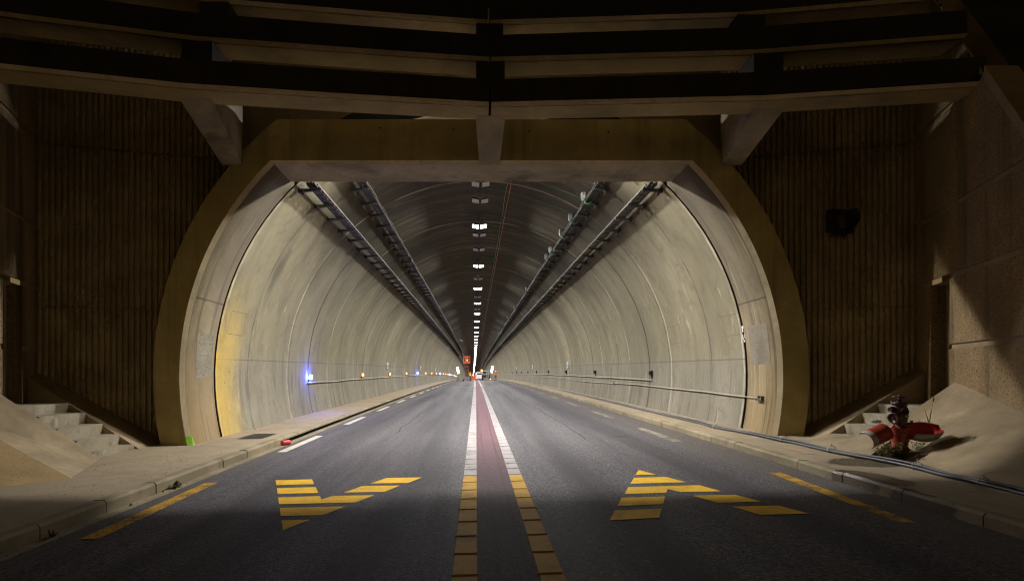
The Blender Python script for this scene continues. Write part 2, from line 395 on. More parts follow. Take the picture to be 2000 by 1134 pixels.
M['conduit'] = plain('grey_conduit', (0.36,0.33,0.27), 0.5)
M['cable_tan'] = plain('tan_cable', (0.19,0.165,0.12), 0.6)
M['pipe'] = plain('galvanised_pipe', (0.40,0.36,0.28), 0.6, 0.2)
M['orange_cable'] = plain('orange_cable', (0.50,0.11,0.03), 0.5)
M['green_cable'] = plain('green_cable', (0.08,0.30,0.10), 0.5)
M['box_grey'] = plain('grey_box', (0.22,0.22,0.23), 0.5)
M['box_white'] = plain('pale_box', (0.50,0.49,0.45), 0.5)
M['lens_off'] = plain('unlit_lens', (0.62,0.60,0.55), 0.35, var=0.12, scale=90)
M['red_paint'] = plain('hydrant_red', (0.32,0.042,0.017), 0.42, var=0.35, scale=14, dirt=(0.16,0.035,0.02))
M['red_inner'] = plain('bright_red', (0.42,0.028,0.03), 0.3, var=0.15, scale=14)
M['maroon'] = plain('hydrant_cast', (0.055,0.018,0.016), 0.42, var=0.45, scale=22, dirt=(0.10,0.055,0.04))
M['shell_grey'] = plain('cover_grey', (0.36,0.34,0.28), 0.5, var=0.2, scale=14)
M['weed'] = plain('weed_green', (0.09,0.125,0.025), 0.6, var=0.5, scale=40)
M['weed_dry'] = plain('weed_dry', (0.19,0.13,0.04), 0.7, var=0.4, scale=40)
M['soil'] = plain('soil', (0.05,0.035,0.02), 0.95, var=0.5, scale=25, bump=0.6)
M['hill'] = plain('scrub_hill', (0.03,0.032,0.016), 0.95, var=0.6, scale=1.2, bump=0.5)
M['ground'] = plain('earth', (0.06,0.05,0.035), 0.95, var=0.5, scale=1.5, bump=0.4)
M['door'] = plain('door_grey', (0.10,0.085,0.06), 0.6, var=0.35, scale=3)
M['orange'] = plain('lift_orange', (0.75,0.11,0.02), 0.45, var=0.15)
M['lift_red'] = plain('lift_red', (0.45,0.03,0.02), 0.45, var=0.15)
M['hivis'] = plain('orange_workwear', (0.80,0.14,0.025), 0.8, var=0.15)
M['hivis_y'] = plain('yellow_workwear', (0.70,0.55,0.03), 0.8, var=0.15)
M['navy'] = plain('blue_trousers', (0.045,0.06,0.10), 0.85)
M['skin'] = plain('skin', (0.45,0.26,0.18), 0.6, var=0.1)
M['van_white'] = plain('van_white', (0.72,0.72,0.72), 0.3, var=0.06)
M['glass'] = plain('dark_glass', (0.015,0.017,0.02), 0.1)
M['tyre'] = plain('tyre_rubber', (0.02,0.02,0.02), 0.85)
M['sign'] = plain('sign_white', (0.72,0.74,0.68), 0.4, var=0.05)
M['sign_green'] = plain('sign_green', (0.02,0.22,0.09), 0.4, var=0.05)
M['patch'] = concrete('pale_patch', (0.30,0.26,0.185), streak=0.5, blotch=0.5, pits=0.9, pitscale=45, pt=0.54, sxy=4, sz=0.8)
M['ink'] = plain('dark_line', (0.15,0.125,0.08), 0.9)
M['stencil'] = plain('stencil_white', (0.85,0.84,0.80), 0.7, var=0.1)
M['lime'] = plain('lime_paint', (0.20,0.42,0.015), 0.6, var=0.3)
M['pink'] = paint('pink_chalk', (0.42,0.24,0.17), 0.95, (0.33,0.26,0.165), edge=1.0, grit=25)
M['wet'] = plain('wet_concrete', (0.075,0.058,0.038), 0.18, spec=0.6, var=0.4, scale=8)
M['can_red'] = plain('can_red', (0.62,0.04,0.03), 0.35, var=0.15)
M['plastic_clear'] = plain('crumpled_plastic', (0.35,0.35,0.36), 0.25, var=0.5, scale=60)
M['tar'] = plain('tar', (0.03,0.027,0.028), 0.7, spec=0.05)
M['grate'] = plain('grate_iron', (0.10,0.085,0.06), 0.6, 0.5)
M['lamp_on'] = glow('led_white', (1.0, 0.95, 0.86), 25.0)
M['lamp_entry'] = glow('led_white_strong', (1.0, 0.95, 0.86), 25.0)
M['blue_on'] = glow('led_blue', (0.05, 0.09, 1.0), 800.0)
M['amber_on'] = glow('led_amber', (1.0, 0.24, 0.008), 16.0)
M['work_on'] = glow('led_cool', (0.80, 0.88, 1.0), 60.0)
M['beacon_on'] = glow('beacon_amber', (1.0, 0.26, 0.01), 40.0)
M['beacon_small'] = glow('warning_amber', (1.0, 0.26, 0.02), 5.0)

# ------------------------------------------------------------------ road and its markings
def yrange(a, b, near=1.0, far=5.0, split=60):
    out, y = [], a
    while y < b - 1e-6:
        out.append(y); y += near if y < split else far
    out.append(b); return out
YEND = 400.0
mb = MB(); rows = []
for Y in yrange(-40, YEND):
    rows.append([mb.vert((cx(Y)+X, Y, zr(X+cx(Y), Y))) for X in (KL-0.12, -3, -1.5, 0, 1.5, 3, KR+0.05)])
for a, b in zip(rows, rows[1:]):
    for k in range(6): mb.face((a[k], a[k+1], b[k+1], b[k]))
road = mb.build('road', M['asphalt']); tag(road, kind='structure')

def flat(name, polys, mat, parent=road, label=None):
    b = MB()
    for P in polys: b.poly(P)
    o = b.build(name, mat, parent)
    if label: o["label"] = label
    return o
def ribbon(b, x0, x1, ys, dz, mi=None):
    R = [[b.vert((cx(Y)+x, Y, zr(cx(Y)+x, Y)+dz)) for x in (x0, x1)] for Y in ys]
    for p, q in zip(R, R[1:]): b.face((p[0], p[1], q[1], q[0]), mi)
LA = [[(101,205),(497,195),(519,247),(110,259)], [(115,291),(536,279),(566,343),(123,353)],
      [(130,390),(582,376),(600,412),(730,374),(1171,367),(975,445),(139,465)], [(147,505),(852,488),(618,583),(157,592)],
      [(165,640),(475,634),(183,745)], [(1135,240),(1305,180),(1693,174),(1540,234)], [(843,338),(1040,269),(1450,262),(1285,330)]]
RA = [[(368,121),(398,76),(552,117)], [(323,199),(355,146),(637,138),(818,185)],
      [(272,290),(305,229),(935,211),(1130,265),(765,272),(655,245),(643,278)], [(210,396),(245,323),(632,310),(615,380)],
      [(140,523),(187,435),(602,419),(580,500)], [(878,304),(1252,296),(1487,355),(1100,367)], [(1222,401),(1640,392),(1915,464),(1480,475)]]
flat('arrow_marking', [[onroad(520+x/5.5556, 900+y/5.5556) for x, y in P] for P in LA], M['yellow'], label='striped yellow arrow whose tip points to the viewer')
flat('arrow_marking', [[onroad(1160+x/4.5455, 900+y/4.5455) for x, y in P] for P in RA], M['yellow'], label='striped yellow arrow whose tip points into the tunnel')
flat('edge_line', [[onroad(x/2.834, 734+y/2.834) for x, y in ((1140,588),(1205,588),(545,900),(440,900))]], M['yellow_worn'])
flat('edge_line', [[onroad(1300+x/2.834, 734+y/2.834) for x, y in ((568,533),(640,533),(1385,808),(1290,808))]], M['yellow_worn'])
# white dashes along both edges, from measured ends
b0, b1 = onroad(550, 882), onroad(619, 850.5); c0 = onroad(676, 828.6)
per = c0.y - b0.y; ln = b1.y - b0.y
for k in range(18):
    b = MB(); y0 = b0.y + k*per; ribbon(b, -3.93, -3.75, [y0, y0+ln/2, y0+ln], 0.005); b.build('lane_dash', M['white'], road)
r0 = onroad(1196, 808).y
for k in range(17):
    b = MB(); y0 = r0 - ln*0.5 - per + k*per; ribbon(b, 3.93, 4.13, [y0, y0+ln/2, y0+ln], 0.005); b.build('lane_dash', M['white_worn'], road)
# central red band between two ribbed strips
e1, e2, e3, e4 = onroad(882,1134).x, onroad(932,1134).x, onroad(1058,1134).x, onroad(1107,1134).x
YS = onroad(910, 929).y
b = MB(); ribbon(b, e2, e3, yrange(-20, 200, 2, 5), 0.005); b.build('red_centre_band', M['red_band'], road)
def bars(b, x0, x1, ys, mi):
    for Y in ys:
        j = random.uniform(-0.012, 0.012); x = (x0+x1)/2 + j; w = (x1-x0)*0.47
        for s_ in range(2):
            pass
        n = 8; top, base = [], []
        for k in range(n):
            a = 2*PI*k/n; sx = w if math.cos(a) > 0 else -w
            px, py = x + sx + math.cos(a)*0.012, Y + math.sin(a)*0.016
            z = zr(cx(Y)+px, Y)
            base.append(b.vert((cx(Y)+px, py, z+0.004))); top.append(b.vert((cx(Y)+x+(px-x)*0.94, Y+(py-Y)*0.45, z+0.015)))
        for k in range(n): b.face((base[k], base[(k+1)%n], top[(k+1)%n], top[k]), mi, True)
        b.face(top, mi, True)
for (x0, x1) in ((e1, e2), (e3, e4)):
    b = MB(); ribbon(b, x0, x1, yrange(-20, YS, 2, 5), 0.006); bars(b, x0, x1, [4.28-0.5*4+0.5*i for i in range(12) if 4.28-2+0.5*i < YS], 0)
    b.build('yellow_ribbed_strip', [M['strip_yellow'], M['bar_dirty']], road)
    b = MB(); ribbon(b, x0, x1, yrange(YS, 200, 2, 5), 0.006); bars(b, x0, x1, [8.26+0.5*i for i in range(90)], 0)
    b.build('white_ribbed_strip', [M['strip_white'], M['bar_grey']], road)
b = MB(); Yj = onroad(900, 756).y
for (x0, x1) in ((-3.6, e1-0.05), (e4+0.05, 4.0)): ribbon(b, x0, x1, [Yj, Yj+0.35], 0.004)
b.build('joint_line', M['strip_white'], road)

# ------------------------------------------------------------------ pavements and kerbs
def arcx(side, Y, z):
    d = R0*R0 - (z-cz(Y))**2
    return CX0 + cx(Y) + side*math.sqrt(max(d, 0.01))
for side in (-1, 1):
    zf = zsl if side < 0 else zsr; K = KL if side < 0 else KR
    mb = MB(); rows = []
    for Y in yrange(-40, YEND):
        z = zf(Y)
        far = arcx(side, Y, z) + side*0.02 if Y > 11.25 else side*(11.0 if Y < 11 else 8.6)
        x0 = cx(Y) + K + side*0.155
        rows.append([mb.vert((x0 + (far-x0)*t, Y, z - 0.004)) for t in (0, 0.35, 0.7, 1)])
    for a, c in zip(rows, rows[1:]):
        for k in range(3): mb.face((a[k], a[k+1], c[k+1], c[k]))
    o = mb.build('sidewalk', M['walk']); tag(o, kind='structure')
    # kerb of metre stones
    mb = MB(); Y = -40.0 + (0.53 if side < 0 else 0.2)
    hk = 0.15 if side < 0 else 0.13
    while Y < 160:
        L = 0.985
        slot = side < 0 and Y > 12.4
        lo = 0.085 if slot else -0.05
        prof = [(0, lo), (0, hk-0.03), (0.03, hk), (0.155, hk), (0.155, lo)]
        j = random.uniform(-0.006, 0.006); jz = random.uniform(-0.004, 0.004)
        def fr(Y0):
            return lambda u, w: Vector((cx(Y0)+K+side*u+j, Y0, zr(cx(Y0)+K, Y0)+w+jz))
        mb.sweep(prof, [fr(Y), fr(Y+L)]); Y += 1.0
    o = mb.build('kerb', M['kerb']); tag(o, kind='structure')
mb = MB()   # dark channel under the slotted kerb, and the gutter lip in front of it
ys = yrange(12.4, 160, 2, 5)
mb.sweep([(0.12, -0.02), (0.12, 0.09), (0.15, 0.09), (0.15, -0.02)], [(lambda Y0: (lambda u, w: Vector((cx(Y0)+KL-u, Y0, zr(cx(Y0)+KL, Y0)+w))))(Y) for Y in ys])
o = mb.build('gutter', M['slot']); tag(o, kind='structure')
mb = MB(); ribbon(mb, KL-0.01, KL+0.16, yrange(-10, 160, 2, 5), 0.004); o = mb.build('gutter_strip', M['kerb'], road)

# ------------------------------------------------------------------ tunnel lining
tun = empty('tunnel', (CX0, 12.46, cz(12.46)))
tag(tun, 'long concrete road tunnel with stained curved walls beyond the arch', 'tunnel')
def tpart(b, name, mat, **k):
    o = b.build(name, mat, None, **k); o.parent = tun; o.matrix_parent_inverse = Matrix.Translation(-Vector(tun.location)); return o
mb = MB(); NA = 56
TH = math.acos(-1.85/R0)
ys = yrange(12.63, YEND, 1.0, 4.0, 70); rows = []
for Y in ys:
    r = []
    for k in range(NA+1):
        th = -TH + 2*TH*k/NA
        p = vault(Y, R0*math.sin(th), R0*math.cos(th)); i = mb.vert(p); mb.uv[i] = (Y, R0*th); r.append(i)
    rows.append(r)
for a, c in zip(rows, rows[1:]):
    for k in range(NA): mb.face((a[k], a[k+1], c[k+1], c[k]), None, True)
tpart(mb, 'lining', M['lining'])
mb = MB()   # front rim of the lining
R1 = [mb.vert(vault(12.63, R0*math.sin(-TH+2*TH*k/NA), R0*math.cos(-TH+2*TH*k/NA))) for k in range(NA+1)]
R2 = [mb.vert(vault(12.63, 6.5*math.sin(-TH+2*TH*k/NA), 6.5*math.cos(-TH+2*TH*k/NA))) for k in range(NA+1)]
R3 = [mb.vert(vault(14.0, 6.5*math.sin(-TH+2*TH*k/NA), 6.5*math.cos(-TH+2*TH*k/NA))) for k in range(NA+1)]
for k in range(NA): mb.face((R1[k], R1[k+1], R2[k+1], R2[k])); mb.face((R2[k], R2[k+1], R3[k+1], R3[k]))
tpart(mb, 'rim', M['slot'])

# outlined panels, pale patches and stencil marks, all thin sheets on the curved wall
def wallpt(side, Y, dz, off=0.0):
    r = R0 - off
    return vault(Y, side*math.sqrt(r*r-dz*dz), dz)
def wall_quad(b, side, Y0, Y1, d0, d1, off=0.006):
    n = 4
    for k in range(n):
        a, c = d0+(d1-d0)*k/n, d0+(d1-d0)*(k+1)/n
        b.poly([wallpt(side, Y0, a, off), wallpt(side, Y1, a, off), wallpt(side, Y1, c, off), wallpt(side, Y0, c, off)])
def hit(px, py, side):
    lo, hi = 11.3, 200.0
    for _ in range(60):
        m_ = 0.5*(lo+hi); p = at(px, py, m_)
        inside = (p.x-CX0-cx(m_))**2 + (p.z-cz(m_))**2 < R0*R0
        lo, hi = (m_, hi) if inside else (lo, m_)
    return lo, at(px, py, lo).z - cz(lo)
for side, (xa, ya, xb, yb) in ((-1, (453, 606, 474, 656)), (1, (1437, 612, 1409, 658)), (1, (1326, 634, 1309, 672)), (-1, (560, 634, 573, 670))):
    Y0, d1 = hit(xa, ya, side); Y1, d0 = hit(xb, yb, side); b = MB(); t = 0.012
    wall_quad(b, side, Y0, Y1, d0, d0+t); wall_quad(b, side, Y0, Y1, d1-t, d1); wall_quad(b, side, Y0, Y0+t, d0+t, d1-t); wall_quad(b, side, Y1-t, Y1, d0+t, d1-t)
    tpart(b, 'panel_outline', M['ink'])
b = MB()
Y0, d0 = hit(1453, 652, 1)
for (dy, dd, w, h) in ((0.0, 0.13, 0.09, 0.05), (0.02, 0.05, 0.045, 0.09), (-0.03, -0.10, 0.035, 0.11), (0.05, -0.12, 0.035, 0.12), (0.01, -0.17, 0.06, 0.04), (-0.06, -0.09, 0.02, 0.05)):
    b.poly([wallpt(1, Y0+dy-w/2, d0+dd, 0.006), wallpt(1, Y0+dy+w*0.4, d0+dd-0.01, 0.006), wallpt(1, Y0+dy+w*0.5, d0+dd+h*0.8, 0.006), wallpt(1, Y0+dy-w*0.3, d0+dd+h, 0.006)])
tpart(b, 'stencil_mark', M['stencil'])

# ------------------------------------------------------------------ portal arch (collar + lintel)
YF, YB, YLB = 11.2, 12.50, 12.28
RI, RO, ZL, ZT = 5.87, 6.46, 4.2, 5.06            # heights above the vault centre
arch = empty('portal_arch', (CX0, YF, cz(YF))); tag(arch, 'broad concrete portal arch with flat lintel framing the tunnel mouth', 'arch')
def apart(b, name, mat):
    o = b.build(name, mat, None); o.parent = arch; o.matrix_parent_inverse = Matrix.Translation(-Vector(arch.location)); return o
def P(xr, dz, Y): return Vector((CX0+xr, Y, 1.5+dz))
ti = math.acos(ZL/RI); to = math.acos(ZT/RO); n = 26
thb = math.acos(-1.62/RI)
ch = 0.075
for side in (-1, 1):
    b = MB(); rows = []
    for k in range(n+1):
        t = k/n; a = thb + (ti-thb)*t; c = thb + (to-thb)*t
        si, ci, so, co = side*math.sin(a), math.cos(a), side*math.sin(c), math.cos(c)
        rows.append([b.vert(P(RO*so, RO*co, YF)), b.vert(P((RI+ch)*si, (RI+ch)*ci, YF)), b.vert(P(RI*si, RI*ci, YF+ch)),
                     b.vert(P(RI*si, RI*ci, YB)), b.vert(P(RO*so, RO*co, YB))])
    for r, q in zip(rows, rows[1:]):
        for k in range(5): b.face((r[k], r[(k+1)%5], q[(k+1)%5], q[k]), [2, 1, 0, 2, 2][k], k in (2,))
    b.face(rows[-1], 0); b.face(rows[0][::-1], 0)
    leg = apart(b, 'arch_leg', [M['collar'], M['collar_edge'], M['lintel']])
    # pale rough rectangle on the inner face
    (xa, ya, xb, yb) = (388, 650, 413, 738) if side < 0 else (1496, 630, 1468, 712)
    b = MB()
    def q(px, py):
        Y = 11.6
        for _ in range(30):
            dz = H+(VY-py)/F*Y - 1.5; xx = CX0 + side*math.sqrt((RI-0.004)**2 - dz*dz); Y = xx*F/(px-VX)
        return Y, dz
    Y0, d1 = q(xa, ya); Y1, d0 = q(xb, yb)
    for k in range(6):
        e, f_ = d0+(d1-d0)*k/6, d0+(d1-d0)*(k+1)/6
        g = lambda Y, d: P(side*math.sqrt((RI-0.005)**2-d*d), d, Y)
        b.poly([g(Y0, e), g(Y1, e), g(Y1, f_), g(Y0, f_)])
    o = b.build('pale_patch', M['patch'], leg); o.matrix_parent_inverse = leg.matrix_parent_inverse.copy()
    o.parent = leg; o.matrix_parent_inverse = Matrix.Identity(4)
    if side < 0:
        b = MB()
        for k in range(3):
            a0, a1 = thb - 0.040 - 0.013*k, thb - 0.040 - 0.013*(k+1)
            w0 = 0.10 - 0.03*k; w1 = 0.10 - 0.03*(k+1)
            r_ = RI - 0.004
            b.poly([P(-r_*math.sin(a0), r_*math.cos(a0), YF+ch), P(-r_*math.sin(a0), r_*math.cos(a0), YF+ch+w0), P(-r_*math.sin(a1), r_*math.cos(a1), YF+ch+w1), P(-r_*math.sin(a1), r_*math.cos(a1), YF+ch)])
            e0, e1_ = RI+ch*0.4, RI+ch+0.015
            b.poly([P(-e1_*math.sin(a0), e1_*math.cos(a0), YF-0.004), P(-(RI+ch)*math.sin(a0), (RI+ch)*math.cos(a0), YF-0.004), P(-(RI+ch)*math.sin(a1), (RI+ch)*math.cos(a1), YF-0.004), P(-e1_*math.sin(a1), e1_*math.cos(a1), YF-0.004)])
            b.poly([P(-(RI+ch)*math.sin(a0), (RI+ch)*math.cos(a0), YF-0.004), P(-r_*math.sin(a0), r_*math.cos(a0), YF+ch), P(-r_*math.sin(a1), r_*math.cos(a1), YF+ch), P(-(RI+ch)*math.sin(a1), (RI+ch)*math.cos(a1), YF-0.004)])
        o = b.build('lime_paint', M['lime'], leg)
xi, xo = RI*math.sin(ti), RO*math.sin(to)
b = MB()
pr = [(-xi-0.0, ZL), (xi, ZL), (xo, ZT), (-xo, ZT)]
kk = 1 + ch/RI
A0 = [P(-xi*kk, ZL*kk, YF), P(xi*kk, ZL*kk, YF), P(xo, ZT, YF), P(-xo, ZT, YF)]
va = [b.vert(p) for p in A0]; vc = [b.vert(P(-xi, ZL, YF+ch)), b.vert(P(xi, ZL, YF+ch))]
vb = [b.vert(P(-xi, ZL, YLB)), b.vert(P(xi, ZL, YLB)), b.vert(P(xo, ZT, YLB)), b.vert(P(-xo, ZT, YLB))]
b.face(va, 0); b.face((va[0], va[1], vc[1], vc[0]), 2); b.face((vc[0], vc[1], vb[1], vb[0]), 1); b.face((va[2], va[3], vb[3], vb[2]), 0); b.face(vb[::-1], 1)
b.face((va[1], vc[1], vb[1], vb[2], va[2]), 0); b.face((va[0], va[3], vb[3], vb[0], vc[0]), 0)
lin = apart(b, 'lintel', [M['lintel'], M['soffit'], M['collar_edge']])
for px, py in ((742, 250), (886, 253), (1034, 257), (1188, 258)):    # tie-bolt holes
    b = MB(); c = at(px, py, YF); b.lathe([(0.018, 0), (0.018, 0.003)], Matrix.Translation(c+Vector((0,0.0,0))) @ Matrix.Rotation(PI/2, 4, 'X'), 10)
    o = b.build('bolt_hole', M['slot'], lin)

# ------------------------------------------------------------------ walls either side
WD = Vector((-0.333, -1.0))                      # wing walls run towards the viewer and inwards
def wingx(side, Y): return side*(8.65 - 0.333*(11.2-Y))
for side in (-1, 1):
    # ribbed wall: real ribs, two heights of panels
    A = Vector((side*8.65, 11.2)); B = Vector((side*5.2, 12.1)); d = (B-A); L = d.length; d /= L; nrm = Vector((d.y, -d.x)) if side < 0 else Vector((-d.y, d.x))
    if nrm.y > 0: nrm = -nrm
    def ringz(x): return 1.5 + math.sqrt(max(0, 6.3**2-(x-CX0)**2)) if abs(x-CX0) < 6.3 else -9
    b = MB(); pitch = 0.108; nr = int(L/pitch)
    for (z0, z1) in ((-0.3, 2.86), (2.89, 6.06), (6.09, 9.0)):
        levels = [z0 + (z1-z0)*k/40 for k in range(41)]
        cols = []
        for i in range(nr+1):
            for (u, h) in ((0.0, 0.0), (0.34, 0.0), (0.44, 0.065), (0.90, 0.065)):
                cols.append((i*pitch+u*pitch, h))
        G = []
        for z in levels:
            row = []
            for (u, h) in cols:
                hh = h + (random.uniform(-0.014, 0.008) if h > 0 else 0)
                uu = min(u, L) + (random.uniform(-0.006, 0.006) if h > 0 else 0)
                p = A + d*uu + nrm*hh; row.append(b.vert((p.x, p.y, max(z, ringz(p.x)))))
            G.append(row)
        for r, q in zip(G, G[1:]):
            for k in range(len(cols)-1): b.face((r[k], r[k+1], q[k+1], q[k]))
    B2 = A + d*((8.65-6.42)/abs(d.x))
    Bk = [(A - nrm*0.02), (B2 - nrm*0.02), (B2 - nrm*0.35), (A - nrm*0.35)]
    b.prism([(p.x, p.y) for p in Bk], lambda x, y: Vector((x, y, -0.3)), lambda x, y: Vector((x, y, 9.0)))
    o = b.build('ribbed_wall', M['rib'])
    tag(o, 'ribbed concrete wall beside the arch, the one carrying the black traffic signal' if side > 0 else 'ribbed concrete wall beside the arch, the bare one without a traffic signal', 'wall', 'ribbed portal walls')

    # wing wall: rough panels with smooth bands, a doorway and a falling top
    w = empty('wing_wall', (side*8.6, 11.0, 0)); tag(w, 'rough hammered concrete wing wall rising behind the red hydrant' if side > 0 else 'rough hammered concrete wing wall beside the steps opposite the hydrant', 'wall', 'rough wing walls')
    def wp(Y, z, off=0.0): return Vector((wingx(side, Y) - side*off, Y + off*0.0, z))
    def top(Y): return min(9.0, 5.95 + 1.36*(Y-8.6)) if Y < 8.75 else (6.16 if side > 0 and Y < 8.9 else 9.0)
    DA, DB, DZ0, DZ1 = 10.49, 9.79, 0.98, 3.27
    bands = [-0.3, 2.06, 3.27, 4.47, 6.2, 9.0]
    def top2(Y): return max(0.3, min(9.0, 5.95 + 1.36*(Y-8.6)))
    b = MB(); bb = MB()
    for z0, z1 in zip(bands, bands[1:]):
        segs = [(11.2, 3.6)]
        if z1 <= DZ1 + 0.01: segs = [(11.2, DA), (DB, 3.6)]
        for (ya, yb) in segs:
            N = max(2, int((ya-yb)/0.12)); 
            for k in range(N):
                y0, y1 = ya + (yb-ya)*k/N, ya + (yb-ya)*(k+1)/N
                t0, t1 = min(z1-0.09, top2(y0)), min(z1-0.09, top2(y1))
                q0, q1 = min(z1, top2(y0)), min(z1, top2(y1))
                if t0 > z0 and t1 > z0: b.poly([wp(y0, z0, 0.035), wp(y1, z0, 0.035), wp(y1, t1, 0.035), wp(y0, t0, 0.035)])
                # bottom and top returns of the raised panel
                if t0 > z0 and t1 > z0: b.poly([wp(y0, t0, 0.035), wp(y1, t1, 0.035), wp(y1, t1, 0.0), wp(y0, t0, 0.0)])
                if t0 > z0 and t1 > z0: b.poly([wp(y0, z0, 0.0), wp(y1, z0, 0.0), wp(y1, z0, 0.035), wp(y0, z0, 0.035)])
                if q0 > z0 and q1 > z0 and z0 < z1-0.09: 
                    u0, u1 = max(z1-0.09, z0), z1
                    if q0 > u0 or q1 > u0: bb.poly([wp(y0, u0), wp(y1, u0), wp(y1, max(u0, q1)), wp(y0, max(u0, q0))])
    for ya in ((DA, DB) if True else ()):
        b.poly([wp(ya, DZ0-0.6, 0.035), wp(ya, DZ1-0.09, 0.035), wp(ya, DZ1-0.09, -0.5), wp(ya, DZ0-0.6, -0.5)])
    bb.poly([wp(DA, DZ1-0.09, 0.0), wp(DB, DZ1-0.09, 0.0), wp(DB, DZ1-0.09, -0.5), wp(DA, DZ1-0.09, -0.5)])
    o = b.build('rough_panel', M['wing']); o.parent = w; o.matrix_parent_inverse = Matrix.Translation(-Vector(w.location))
    o = bb.build('smooth_band', M['band']); o.parent = w; o.matrix_parent_inverse = Matrix.Translation(-Vector(w.location))
    b = MB()   # cap along the falling top and body behind
    yy = [8.66 - 0.2*k for k in range(26)]
    b.sweep([(-0.07, -0.02), (-0.07, 0.2), (0.45, 0.2), (0.45, -0.02)], [(lambda Y0: (lambda u, v: Vector((wingx(side, Y0)+side*u, Y0, top2(Y0)+v))))(Y) for Y in yy])
    o = b.build('coping', M['band']); o.parent = w; o.matrix_parent_inverse = Matrix.Translation(-Vector(w.location))
    b = MB()
    b.prism([(11.2, -0.3), (11.2, 9.0), (10.6, 8.6), (8.6, 5.9), (4.6, 0.5), (3.6, -0.3)], lambda y, z: Vector((wingx(side, y)+side*0.52, y, z)), lambda y, z: Vector((wingx(side, y)+side*0.9, y, z)))
    o = b.build('backing', M['band']); o.parent = w; o.matrix_parent_inverse = Matrix.Translation(-Vector(w.location))
    b = MB()
    b.prism([(DA-0.03, DZ0-0.05), (DB+0.03, DZ0-0.05), (DB+0.03, DZ1-0.2), (DA-0.03, DZ1-0.2)], lambda y, z: Vector((wingx(side, y)+side*0.30, y, z)), lambda y, z: Vector((wingx(side, y)+side*0.34, y, z)))
    dr = b.build('door', M['door']); dr.parent = w; dr.matrix_parent_inverse = Matrix.Translation(-Vector(w.location))
    b = MB()
    for yq in (DA-0.05, DB+0.05): b.box((wingx(side, yq)+side*0.28, yq, (DZ0+DZ1)/2), (0.06, 0.06, DZ1-DZ0-0.1))
    o = b.build('door_frame', M['band']); o.parent = w; o.matrix_parent_inverse = Matrix.Translation(-Vector(w.location))

# ------------------------------------------------------------------ canopy of louvre beams and its brackets
PA = [(-10.2, 7.5), (-7.0, 8.36), (-4.63, 8.92), (-1.92, 9.28), (0.25, 9.54), (4.76, 9.31), (8.0, 8.85)]
def yA(X):
    for (x0, y0), (x1, y1) in zip(PA, PA[1:]):
        if x0 <= X <= x1: return y0 + (y1-y0)*(X-x0)/(x1-x0)
    return PA[-1][1] if X > 8 else PA[0][1]
beamprof = [(0.0, 0.05), (0.045, 0.0), (0.075, 0.0), (0.075, 0.02), (0.095, 0.02), (0.095, 0.0), (0.56, 0.0), (0.6, 0.03), (0.6, 0.43), (0.0, 0.43)]
beammi = [1, 0, 0, 0, 0, 0, 1, 0, 0, 2]
rown = ['lowest', 'middle', 'topmost']
for r, (dy, z) in enumerate(((0.0, 6.05), (0.35, 7.0), (1.0, 8.05))):
    for half, xs in ((0, [-10.2, -8.6, -7.0, -5.8, -4.63, -3.2, -1.92, -0.8, 0.215]), (1, [0.255, 1.4, 2.5, 3.6, 4.76, 6.0, 7.0, 7.95])):
        b = MB()
        fr = [(lambda X: (lambda u, v: Vector((X, yA(X)+dy+u, z+v))))(X) for X in xs]
        b.sweep(beamprof, fr, 2, True, beammi)
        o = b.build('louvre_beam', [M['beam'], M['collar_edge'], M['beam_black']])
        tag(o, f"{rown[r]} curved concrete louvre beam above the portal, {'on the steps side' if half == 0 else 'on the hydrant side'} of the central joint", 'beam', 'louvre beams of the canopy')
for name, xt, xb in (('by the steps', -4.6, -4.80), ('over the red centre band', 0.25, 0.26), ('by the hydrant', 4.98, 5.03)):
    t = empty('canopy_bracket', (xb, YF, 5.66)); tag(t, f'tapered concrete bracket under the louvre beams {name}', 'bracket', 'canopy brackets')
    ya = yA(xt); b = MB()
    def e(wt, wb, s_):
        def f(u, v):   # u depth, v height
            k = min(1, max(0, (u-(ya+0.38))/(YF-ya-0.38))); x = xt + (xb-xt)*k; w = wt + (wb-wt)*k
            return Vector((x + s_*w/2, u, v))
        return f
    prof = [(ya+0.38, 6.045), (YF-0.003, 5.66), (YF-0.003, 6.5), (YF-0.003, 6.9), (ya+0.62, 6.9), (ya+0.62, 6.045)]
    b.prism(prof, e(0.52, 0.40, -1), e(0.52, 0.40, 1))
    o = b.build('corbel', M['soffit']); o.parent = t; o.matrix_parent_inverse = Matrix.Translation(-Vector(t.location))
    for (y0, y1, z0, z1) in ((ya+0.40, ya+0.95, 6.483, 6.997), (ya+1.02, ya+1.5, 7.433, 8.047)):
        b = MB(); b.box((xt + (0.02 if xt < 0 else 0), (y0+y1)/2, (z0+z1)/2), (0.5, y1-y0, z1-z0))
        o = b.build('post', M['beam_black']); o.parent = t; o.matrix_parent_inverse = Matrix.Translation(-Vector(t.location))

